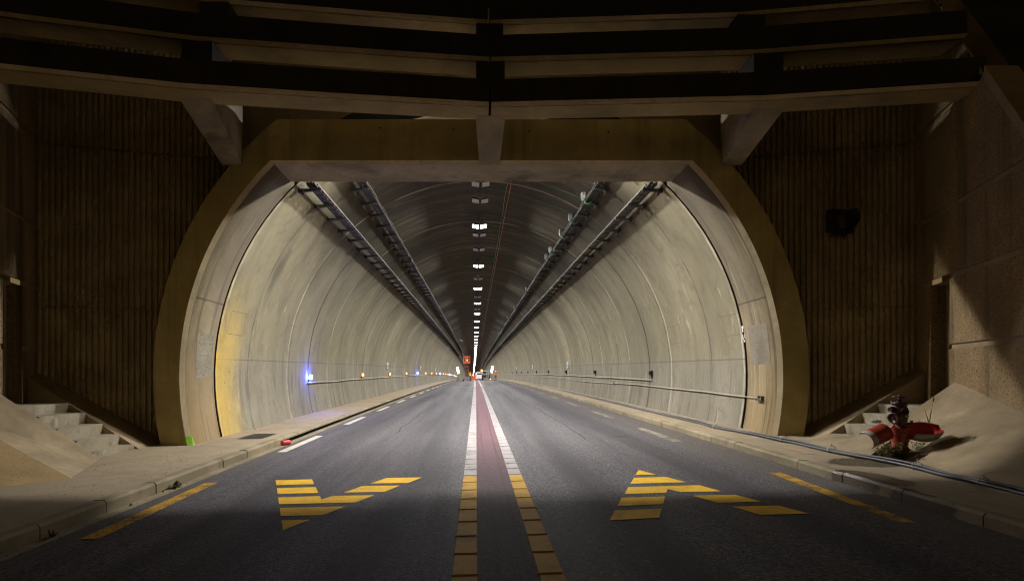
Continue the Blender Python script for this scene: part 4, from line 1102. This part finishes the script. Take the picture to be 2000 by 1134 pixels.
# ------------------------------------------------------------------ luminaires along the crown
def luminaire(lit):
    t = empty('floodlight', (0,0,0)); 
    b = MB(); b.box((0.0, 0.0, 0.17), (0.25, 0.16, 0.14), bev=0.012); b.box((0.0, 0.05, 0.32), (0.08, 0.10, 0.20)); b.box((-0.03, 0, 0.25), (0.14, 0.10, 0.03)); b.build('driver_box', M['box_grey'], t)
    b = MB(); b.box((0, 0.03, 0.06), (0.50, 0.035, 0.035)); b.build('yoke', M['dark_steel'], t)
    if not lit:
        b = MB(); b.tube([Vector((0.05, 0, 0.25)), Vector((0.13, -0.02, 0.27)), Vector((0.19, 0.0, 0.22)), Vector((0.2, 0.04, 0.15))], 0.011, 6); b.build('lead', M['orange_cable'], t)
    for sx in (-1, 1):
        R = Matrix.Rotation(math.radians(-30), 3, 'X') @ Matrix.Rotation(math.radians(-12*sx), 3, 'Y')
        b = MB(); b.box((0.14*sx, -0.02, 0.03), (0.235, 0.175, 0.045), R, bev=0.006); h = b.build('lamp_head', M['dark_steel'], t)
        b = MB(); c = Vector((0.14*sx, -0.02, 0.03)) + R @ Vector((0, 0, -0.0235))
        b.box(c, (0.215, 0.155, 0.004), R); b.build('diffuser', M[lit] if lit else M['lens_off'], h)
    if lit:
        for sx in (-1, 1):
            d = bpy.data.lights.new('floodlight_beam', 'AREA'); d.shape = 'RECTANGLE'; d.size = 0.21; d.size_y = 0.15
            d.energy = 600.0 if lit == 'lamp_on' else 230.0
            if lit == 'lamp_entry': d.size, d.size_y = 0.12, 0.03; d.color = (1.0, 0.955, 0.88); d.spread = math.radians(106 if lit == 'lamp_on' else 178)
            lo_ = bpy.data.objects.new('beam', d); COL.objects.link(lo_); lo_.parent = t; lo_.location = (0.14*sx, -0.02, -0.018)
            lo_.rotation_euler = Matrix.Rotation(math.radians((-8 if lit == 'lamp_on' else -36)*sx), 3, 'Y').to_euler()
    remember(t); return t
def place_lum(Y): return vault(Y, 0.03, 5.38)
on_p, off_p, ent_p = luminaire('lamp_on'), luminaire(None), luminaire('lamp_entry')
i = 0; Y = 12.95
while Y < 395:
    o = ent_p if i == 0 else on_p if i == 1 else copy_tree(on_p)
    if i == 1:      # the strongest fitting hangs from the crown just inside the mouth
        o = copy_tree(on_p)
        for ch in list(o.children):
            if ch.type == 'LIGHT': ch.data = ch.data.copy(); ch.data.energy = 740.0; ch.data.spread = math.radians(178)
        o.location = vault(13.7, 0.0, 5.56); tag(o, 'glowing twin LED floodlight on the vault crown just inside the lintel', 'lamp', 'lit floodlights along the vault'); o = on_p
    o.location = Vector((0.05, 12.62, 6.045)) if i == 0 else place_lum(Y)
    tag(o, f'glowing twin LED floodlight on the vault crown, {ordinal(i)} lit one seen past the lintel' if i else 'glowing twin LED floodlight fixed behind the portal lintel', 'lamp', 'lit floodlights along the vault'); i += 1; Y += 8.0
for i, Y in enumerate((16.2, 17.8, 22.3, 25.0, 33.0, 41.0, 49.0)):
    o = off_p if i == 0 else copy_tree(off_p)
    o.location = place_lum(Y)
    tag(o, f'unlit grey twin floodlight on the crown of the vault, {ordinal(i+1)} unlit one from the portal', 'lamp', 'unlit floodlights along the vault')
# cables along the crown
def crown(b, xr, r, y0, y1, seed, amp=0.02):
    rn = random.Random(seed)
    b.tube([vault(Y, xr+rn.uniform(-amp, amp), math.sqrt((R0-0.03)**2-xr*xr)-rn.uniform(0, amp)) for Y in yrange(y0, y1, 1.0, 5, 60)], r, 6)
b = MB(); crown(b, 0.95, 0.016, 12.6, 150, 3); tag(b.build('orange_cable', M['orange_cable']), 'long orange cable along the crown of the vault', 'cable')
b = MB(); crown(b, 0.86, 0.010, 12.6, 90, 4); tag(b.build('green_cable', M['green_cable']), 'thin green cable beside the orange cable on the crown', 'cable')
for i, Y in enumerate((15.0, 16.4, 18.0, 21.0, 22.5, 25.2, 29.0)):
    b = MB(); pts = []
    for k in range(13):
        th = (0.04 + (0.545-0.04)*k/12); pts.append(vault(Y + 0.25*math.sin(k*0.25), (R0-0.02)*math.sin(th), (R0-0.02)*math.cos(th)))
    b.tube(pts, 0.008, 5)
    tag(b.build('green_wire', M['green_cable']), f'thin green wire curving over the vault to the inner tray, {ordinal(i+1)} from the portal', 'cable', 'green wires over the vault')
b = MB(); Yr = 88.0; b.box(vault(Yr, -2.3, 5.0), (0.5, 0.35, 0.12), Matrix.Rotation(0.5, 3, 'Y')); tag(b.build('sensor_unit', M['box_white']), 'pale box unit hung on the vault above the scissor lift', 'sensor')

# ------------------------------------------------------------------ marker lights and pipes on the walls
def wall_x(side, dz): return side*math.sqrt(R0*R0-dz*dz)
def marker(kind, side):
    t = empty('marker_light', (0,0,0)); s_ = -side
    b = MB(); b.box((s_*0.035, 0, 0), (0.06, 0.10, 0.20), bev=0.01); b.box((s_*0.03, 0.0, -0.13), (0.03, 0.03, 0.09)); b.build('housing', M['black'], t)
    b = MB(); b.box((s_*0.10, -0.03, 0.02), (0.08, 0.12, 0.14), bev=0.03)
    b.build('lens', {'blue': M['blue_on'], 'amber': M['amber_on'], 'off': M['black']}[kind], t)
    remember(t); return t
protos = {}
for i in range(19):
    Y = 19.6 + 9.05*i; kind = 'blue' if i % 4 == 0 else 'amber'; key = kind + 'l'
    dz = 0.0
    o = copy_tree(protos[key]) if key in protos else marker(kind, -1); protos.setdefault(key, o)
    dz = -0.15 if i else -0.15
    o.location = vault(Y, wall_x(-1, dz), dz)
    n_ = sum(1 for j in range(i+1) if ('blue' if j % 4 == 0 else 'amber') == kind)
    tag(o, f'glowing {kind} marker light on the tunnel wall, {ordinal(n_)} {kind} one from the portal', 'marker light', f'glowing {kind} marker lights')
for i in range(9):
    Y = 19.3 + 9.05*i; o = copy_tree(protos['off']) if 'off' in protos else marker('off', 1); protos.setdefault('off', o)
    o.location = vault(Y, wall_x(1, 0.0), 0.0)
    tag(o, f'unlit black marker light above the wall conduit, {ordinal(i+1)} from the portal', 'marker light', 'unlit marker lights')
def pipe(name, side, dz, r, y0, y1, mat, label, clips=None, clipmat=None, wob=0.012, seed=1, sag=None):
    root = empty(name, vault(y0, wall_x(side, dz), dz)); tag(root, label, 'pipe'); rn = random.Random(seed)
    b = MB(); b.tube([vault(Y, wall_x(side, dz) - side*(r+0.02), dz + rn.uniform(-wob, wob) + (sag(Y) if sag else 0)) for Y in yrange(y0, y1, 1.5, 6, 70)], r, 8)
    o = b.build('tube', mat); o.parent = root; o.matrix_parent_inverse = Matrix.Translation(-Vector(root.location))
    for Y in clips or ():
        b = MB(); b.box(vault(Y, wall_x(side, dz)-side*0.04, dz+(sag(Y) if sag else 0)), (0.09, 0.06, 0.10), bev=0.01); b.box(vault(Y+0.06, wall_x(side, dz)-side*0.06, dz-0.03+(sag(Y) if sag else 0)), (0.05, 0.05, 0.05))
        o = b.build('clamp', clipmat or M['steel']); o.parent = root; o.matrix_parent_inverse = Matrix.Translation(-Vector(root.location))
pipe('wall_conduit', -1, -0.33, 0.022, 19.4, 185, M['conduit'], 'grey conduit along the wall under the blue and amber lights', seed=2)
pipe('wall_conduit', 1, -0.22, 0.022, 19.3, 120, M['conduit'], 'upper grey conduit under the unlit black marker lights', seed=3)
b = MB()
pipe('wall_pipe', 1, -0.46, 0.017, 11.75, 62, M['pipe'], 'lower galvanised pipe on the wall ending in a valve at the arch', clips=[11.78, 11.9, 24.4], seed=4, sag=lambda Y: 0.035*math.sin((Y-12)*0.24))
signs = [(-1, 756, 714, 'square', 'with the marker lights'), (-1, 821, 719, 'square', 'with the marker lights'), (-1, 850, 722, 'square', 'with the marker lights'),
         (1, 1109.5, 712.5, 'square', 'with two pipes'), (1, 1040.5, 716.5, 'square', 'with two pipes'), (1, 1009, 719, 'square', 'with two pipes')]
cnt = {-1: 0, 1: 0}
for side, px, py, _, w in signs:
    Y, dz = hit(px, py, side); cnt[side] += 1
    t = empty('safety_sign', wallpt(side, Y, dz, 0.02)); tag(t, f'small white and green sign on the wall {w}, {ordinal(cnt[side])} from the portal', 'sign', 'small wall signs')
    b = MB(); b.box((-side*0.012, 0, 0), (0.02, 0.62, 0.40)); b.build('plate', M['sign'], t)
    b = MB()
    for (yy_, zz_, wy, wz) in ((-0.20, 0.05, 0.07, 0.07), (-0.2, -0.06, 0.10, 0.12), (-0.04, 0.0, 0.05, 0.26), (0.08, 0.0, 0.05, 0.26), (0.2, 0.06, 0.12, 0.05), (0.22, -0.07, 0.05, 0.16), (0.0, 0.17, 0.54, 0.025), (0.0, -0.17, 0.54, 0.025)):
        b.box((-side*0.024, yy_, zz_), (0.006, wy, wz))
    b.build('pictogram', M['sign_green'], t)

# cable bundle along the pavement by the pipes
pts = [(1000,748.5),(1060,757),(1100,764),(1140,772),(1180,783),(1220,791),(1262,803),(1300,811),(1330,817),(1370,824),(1400,833),(1440,840),(1480,848),(1530,858),(1560,863),(1620,877),(1660,886),(1700,893),(1750,901),(1800,911),(1850,925),(1890,934),(1930,944),(1970,952),(2010,961),(2060,975)]
base = [onright(x, y, 0.035) for x, y in pts]
for p_ in base:
    if p_.y > 11.3: p_.x = max(arcx(1, p_.y, p_.z) - 0.55, min(p_.x, arcx(1, p_.y, p_.z) - 0.07)); p_.z = zsr(p_.y) + 0.03
cb = empty('cable_bundle', base[14]); tag(cb, 'thick bundle of grey cables running along the pavement past the hydrant', 'cable')
rn = random.Random(21)
for j, (ox, oz, r) in enumerate(((0.0, -0.008, 0.024), (-0.045, -0.012, 0.020), (-0.015, 0.026, 0.019))):
    b = MB(); L = []
    for k, p_ in enumerate(base):
        w_ = 1.0 + 0.5*math.sin(k*1.3+j*2)
        L.append(p_ + Vector((ox*w_, 0, oz*w_*0.7)))
    out = []
    for k in range(len(L)-1):
        a0, a1, a2, a3 = L[max(k-1,0)], L[k], L[k+1], L[min(k+2, len(L)-1)]
        for q in range(4):
            u = q/4; out.append(0.5*((2*a1) + (a2-a0)*u + (2*a0-5*a1+4*a2-a3)*u*u + (3*a1-a0-3*a2+a3)*u**3))
    out.append(L[-1]); b.tube(out, r, 8)
    o = b.build('cable', M['cable_grey']); o.parent = cb; o.matrix_parent_inverse = Matrix.Translation(-Vector(cb.location))
for (x, y) in ((1400,833),(1533,858),(1627,878),(1795,910),(1925,942)):
    c = onright(x, y, 0.04); b = MB()
    b.tube([c + Vector((0.075*math.cos(a)-0.02, 0.0, 0.06*math.sin(a))) for a in [2*PI*k/12 for k in range(13)]], 0.006, 5, cap=False); b.tube([c+Vector((-0.03,-0.01,0.06)), c+Vector((-0.05,-0.03,0.11))], 0.004, 4)
    o = b.build('cable_tie', M['box_white']); o.parent = cb; o.matrix_parent_inverse = Matrix.Translation(-Vector(cb.location))

# ------------------------------------------------------------------ far works: lift, vehicles, people, lights
def ground_at(px, Y): X = (px-VX)/F*Y; return Vector((X, Y, zr(X, Y)))
def part_of(t):
    def f(b, name, mat, par=None):
        o = b.build(name, mat); o.parent = par or t; return o
    return f
g = ground_at(911.5, 100); t = empty('scissor_lift', g); tag(t, 'raised scissor lift with red arms and an orange railed platform', 'lift'); f = part_of(t)
b = MB(); b.box((0,0,0.42), (1.25, 2.3, 0.34), bev=0.04); b.box((0.0, -1.2, 0.55), (1.0, 0.12, 0.5), bev=0.03); f(b, 'chassis', M['box_grey'])
for sx in (-1, 1):
    for sy in (-1, 1):
        b = MB(); b.lathe([(0.2,-0.09),(0.27,-0.08),(0.27,0.08),(0.2,0.09)], Matrix.Translation((sx*0.6, sy*0.8, 0.27)) @ Matrix.Rotation(PI/2, 4, 'Y'), 16); f(b, 'wheel', M['tyre'])
b = MB(); hh = 0.62
for lv in range(4):
    z0, z1 = 0.65 + lv*hh, 0.65 + (lv+1)*hh
    for sx in (-0.27, 0.27):
        for (ya, yb) in ((-0.95, 0.95), (0.95, -0.95)):
            d = Vector((0, yb-ya, z1-z0)); b.box(((sx, 0, (z0+z1)/2)), (0.07, d.length, 0.12), Matrix.Rotation(math.atan2(d.z, d.y), 3, 'X') )
    b.box((0, -0.95, z1), (0.62, 0.08, 0.09)); b.box((0, 0.95, z1), (0.62, 0.08, 0.09))
f(b, 'scissor_arms', M['lift_red'])
zt = 0.65+4*hh+0.08
b = MB(); b.box((0,0,zt), (1.2, 2.4, 0.14)); f(b, 'platform', M['orange'])
b = MB()
for sx in (-0.57, 0.57):
    for z in (0.55, 1.1): b.box((sx, 0, zt+z), (0.05, 2.35, 0.05))
    for sy in (-1.15, -0.4, 0.4, 1.15): b.box((sx, sy, zt+0.55), (0.07, 0.07, 1.1))
for sy in (-1.17, 1.17):
    for z in (0.16, 0.62, 1.1): b.box((0, sy, zt+z), (1.2, 0.05, 0.07 if z > 0.3 else 0.2))
    for sx in (-0.2, 0.2): b.box((sx, sy, zt+0.55), (0.07, 0.07, 1.1))
b.box((0.0, -1.1, zt+0.95), (0.30, 0.2, 0.3)); f(b, 'guard_rail', M['orange'])
b = MB(); b.lathe([(0.09, 0), (0.10, 0.12), (0.03, 0.18)], Matrix.Translation((0.1, -1.15, zt+0.35)), 10); f(b, 'beacon', M['beacon_small'])

def human(name, loc, label, top, rz=0.0, arms=0.25, helmet=True):
    t = empty(name, loc, rz); tag(t, label, 'person')
    V = [(0,0,0.95),(0,0,1.15),(0,0,1.38),(0,0,1.5),(0,-0.01,1.62),(0,0,1.74),
         (-0.2,0,1.40),(-0.27,0.0,1.12),(-0.26,-0.08,0.86),(0.2,0,1.40),(0.27,0,1.12),(0.26,-0.08,0.86),
         (-0.11,0,0.9),(-0.12,-0.02,0.5),(-0.12,0.02,0.08),(-0.13,-0.14,0.04),(0.11,0,0.9),(0.12,0.03,0.5),(0.13,0.05,0.08),(0.14,-0.11,0.04)]
    E = [(0,1),(1,2),(2,3),(3,4),(4,5),(2,6),(6,7),(7,8),(2,9),(9,10),(10,11),(0,12),(12,13),(13,14),(14,15),(0,16),(16,17),(17,18),(18,19)]
    Rr = [0.16,0.155,0.17,0.065,0.10,0.08,0.075,0.055,0.042,0.075,0.055,0.042,0.105,0.075,0.055,0.05,0.105,0.075,0.055,0.05]
    me = bpy.data.meshes.new(name+'_body'); me.from_pydata(V, E, []); o = bpy.data.objects.new('body', me); COL.objects.link(o); o.parent = t
    m_ = o.modifiers.new('skin', 'SKIN'); sv = me.skin_vertices[0].data
    for i_, r in enumerate(Rr): sv[i_].radius = (r, r*0.72 if i_ in (0,1,2) else r); sv[i_].use_root = (i_ == 0)
    s_ = o.modifiers.new('sub', 'SUBSURF'); s_.levels = 1; s_.render_levels = 2
    mt = NT(name+'_clothes', 0.85); zz = m_z = mt.sep(mt.coord())[2]
    c = mt.mix(mt.rng(zz, 0.90, 0.91), M_NAVY, top); c = mt.mix(mt.rng(zz, 1.49, 1.50), c, (0.45,0.27,0.19)); c = mt.mix(mt.rng(zz, 0.10, 0.11), (0.03,0.025,0.02), c)
    st = mt.math('MULTIPLY', mt.rng(zz, 1.08, 1.09), mt.rng(zz, 1.13, 1.14, 1, 0)); c = mt.mix(st, c, (0.75,0.75,0.70)); mt.color(c)
    me.materials.append(mt.mat)
    if helmet:
        b = MB(); b.lathe([(0.145, 1.66), (0.14, 1.68), (0.125, 1.72), (0.11, 1.78), (0.07, 1.83), (0.02, 1.845)], Matrix.Translation((0, -0.01, 0)), 14); b.build('helmet', M['van_white'], t)
    return t
M_NAVY = (0.045, 0.065, 0.12)
g = ground_at(968, 112); g.z = max(g.z, zsr(112)-0.13)
human('person', g, 'worker in orange hi-vis top and white helmet standing by the wall', (0.80,0.13,0.02), 0.4)
g = ground_at(918.5, 106); human('person', g, 'worker in yellow hi-vis beside the base of the scissor lift', (0.75,0.55,0.03), 1.0, helmet=False)
g = ground_at(929, 128); human('person', g, 'worker in orange behind the red and orange barrier', (0.85,0.16,0.03), 2.4, helmet=False)

def worklight(px, Y, label):
    g = ground_at(px, Y); t = empty('work_light', g); tag(t, label, 'work light', 'white work lights on stands'); f = part_of(t)
    b = MB(); b.tube([Vector((0,0,0.4)), Vector((0,0,2.3))], 0.035, 8); f(b, 'pole', M['dark_steel'])
    for k in range(3):
        a = 2*PI*k/3; b = MB(); b.tube([Vector((0,0,0.7)), Vector((0.5*math.cos(a), 0.5*math.sin(a), 0.02))], 0.025, 6); f(b, 'leg', M['dark_steel'])
    for k in range(3):
        b = MB(); b.box((0.06*(1-k)*(1 if px < VX else -1), -0.06, 1.55+0.37*k), (0.34, 0.10, 0.30), bev=0.02); h = f(b, 'lamp_head', M['dark_steel'])
        b = MB(); b.box((0.06*(1-k)*(1 if px < VX else -1), -0.115, 1.55+0.37*k), (0.29, 0.008, 0.25)); f(b, 'lamp', M['work_on'], h)
worklight(894.5, 98, 'stand with three white work lamps beside the scissor lift')
worklight(961, 98, 'stand with three white work lamps near the orange worker')

g = ground_at(949, 118); t = empty('truck', g); tag(t, 'dark flatbed works truck with an amber beacon, seen from behind', 'truck'); f = part_of(t)
b = MB(); b.box((0, 2.6, 0.95), (1.75, 1.7, 0.9), bev=0.08)
b.prism([(1.8, 1.4), (3.4, 1.4), (3.1, 1.95), (2.0, 1.95)], lambda u, v: Vector((-0.8, u, v)), lambda u, v: Vector((0.8, u, v))); f(b, 'cab', M['box_grey'])
b = MB(); b.box((0, 1.79, 1.62), (1.3, 0.03, 0.38)); f(b, 'rear_window', M['glass'])
b = MB(); b.box((0, 0.2, 0.62), (1.75, 3.0, 0.18)); b.box((-0.86, 0.2, 0.95), (0.05, 3.0, 0.5)); b.box((0.86, 0.2, 0.95), (0.05, 3.0, 0.5)); b.box((0, -1.32, 0.88), (1.7, 0.05, 0.4)); f(b, 'cargo_bed', M['dark_steel'])
b = MB()
for z in (0.55, 0.85, 1.15, 1.45, 1.7): b.box((0.35, -1.38, z), (0.42, 0.04, 0.05))
for x in (0.14, 0.56): b.box((x, -1.38, 1.12), (0.05, 0.05, 1.25))
f(b, 'ladder', M['sign'])
for sx in (-1, 1):
    for y in (-0.7, 2.7):
        b = MB(); b.lathe([(0.22,-0.1),(0.34,-0.1),(0.34,0.1),(0.22,0.1)], Matrix.Translation((sx*0.75, y, 0.34)) @ Matrix.Rotation(PI/2, 4, 'Y'), 16); f(b, 'wheel', M['tyre'])
    b = MB(); b.box((sx*0.72, -1.36, 0.72), (0.16, 0.03, 0.10)); f(b, 'tail_light', M['lift_red'])
b = MB(); b.lathe([(0.10, 0), (0.11, 0.16), (0.04, 0.22)], Matrix.Translation((-0.85, 1.9, 1.95)), 12); f(b, 'beacon', M['beacon_on'])
g = ground_at(936.5, 122); t = empty('van', g); tag(t, 'small white van parked beside the dark works truck', 'van'); f = part_of(t)
b = MB(); prof = [(-2.1, 0.35), (2.1, 0.35), (2.15, 0.9), (1.5, 1.0), (0.9, 1.62), (-1.95, 1.68), (-2.12, 1.0)]
b.prism(prof, lambda u, v: Vector((-0.82+0.10*max(0, v-1), u, v)), lambda u, v: Vector((0.82-0.10*max(0, v-1), u, v))); f(b, 'body', M['van_white'])
b = MB(); b.box((0, -2.07, 1.35), (1.25, 0.05, 0.42), Matrix.Rotation(-0.2, 3, 'X')); f(b, 'rear_window', M['glass'])
for sx in (-1, 1):
    b = MB(); b.box((sx*0.72, -2.13, 1.0), (0.14, 0.05, 0.4)); f(b, 'tail_light', M['lift_red'])
    for y in (-1.3, 1.35):
        b = MB(); b.lathe([(0.2,-0.09),(0.31,-0.09),(0.31,0.09),(0.2,0.09)], Matrix.Translation((sx*0.76, y, 0.31)) @ Matrix.Rotation(PI/2, 4, 'Y'), 16); f(b, 'wheel', M['tyre'])
g = ground_at(926, 120); t = empty('barrier', g); tag(t, 'red and orange works barrier across the lane beside the lift', 'barrier'); f = part_of(t)
b = MB()
for z in (0.25, 0.55, 0.85): b.box((0, 0, z), (1.2, 0.06, 0.2))
f(b, 'board', M['orange'])
for sx in (-0.55, 0.55):
    b = MB(); b.box((sx, 0, 0.5), (0.06, 0.08, 1.0)); b.box((sx, 0, 0.04), (0.08, 0.5, 0.08)); f(b, 'post', M['lift_red'])
g = ground_at(957.5, 108); t = empty('warning_lamp', g); tag(t, 'small amber warning lamp on the ground beside the truck', 'lamp'); f = part_of(t)
b = MB(); b.box((0,0,0.06), (0.18, 0.18, 0.12)); f(b, 'battery_box', M['black'])
b = MB(); b.lathe([(0.09, 0.12), (0.11, 0.2), (0.06, 0.3)], None, 12); f(b, 'lens', M['beacon_small'])

# ------------------------------------------------------------------ camera, night sky, render settings
cam = bpy.data.cameras.new('camera'); co = bpy.data.objects.new('camera', cam); COL.objects.link(co)
cam.sensor_width = 36.0; cam.lens = 36.0*F/2000.0
co.location = (0, 0, H); co.rotation_euler = (PI/2, 0, 0)
cam.shift_x = (1000-VX)/2000.0; cam.shift_y = (VY-567)/2000.0
cam.clip_start = 0.05; cam.clip_end = 2000
S.camera = co
w = bpy.data.worlds.new("World"); S.world = w; w.use_nodes = True
bg = w.node_tree.nodes["Background"]; wt = w.node_tree; tcw = wt.nodes.new("ShaderNodeTexCoord"); sw = wt.nodes.new("ShaderNodeSeparateXYZ"); mr = wt.nodes.new("ShaderNodeMapRange")
wt.links.new(tcw.outputs["Generated"], sw.inputs[0]); wt.links.new(sw.outputs[2], mr.inputs[0])   # town glow low on the horizon, dark overhead
mr.inputs[1].default_value = 0.0; mr.inputs[2].default_value = 0.55; mr.inputs[3].default_value = 0.22; mr.inputs[4].default_value = 0.006
wt.links.new(mr.outputs[0], bg.inputs[1]); bg.inputs[0].default_value = (1.0, 0.69, 0.30, 1)
S.view_settings.view_transform = 'Standard'; S.view_settings.look = 'None'; S.view_settings.gamma = 1.0; S.view_settings.exposure = 0.0
S.render.engine = 'CYCLES'
c = S.cycles
c.use_denoising = True; c.filter_width = 1.15
try: c.denoiser = 'OPENIMAGEDENOISE'; c.denoising_input_passes = 'RGB_ALBEDO_NORMAL'
except Exception: pass
c.max_bounces = 8; c.diffuse_bounces = 5; c.glossy_bounces = 3; c.sample_clamp_indirect = 6.0; c.use_light_tree = True
c.caustics_reflective = False; c.caustics_refractive = False
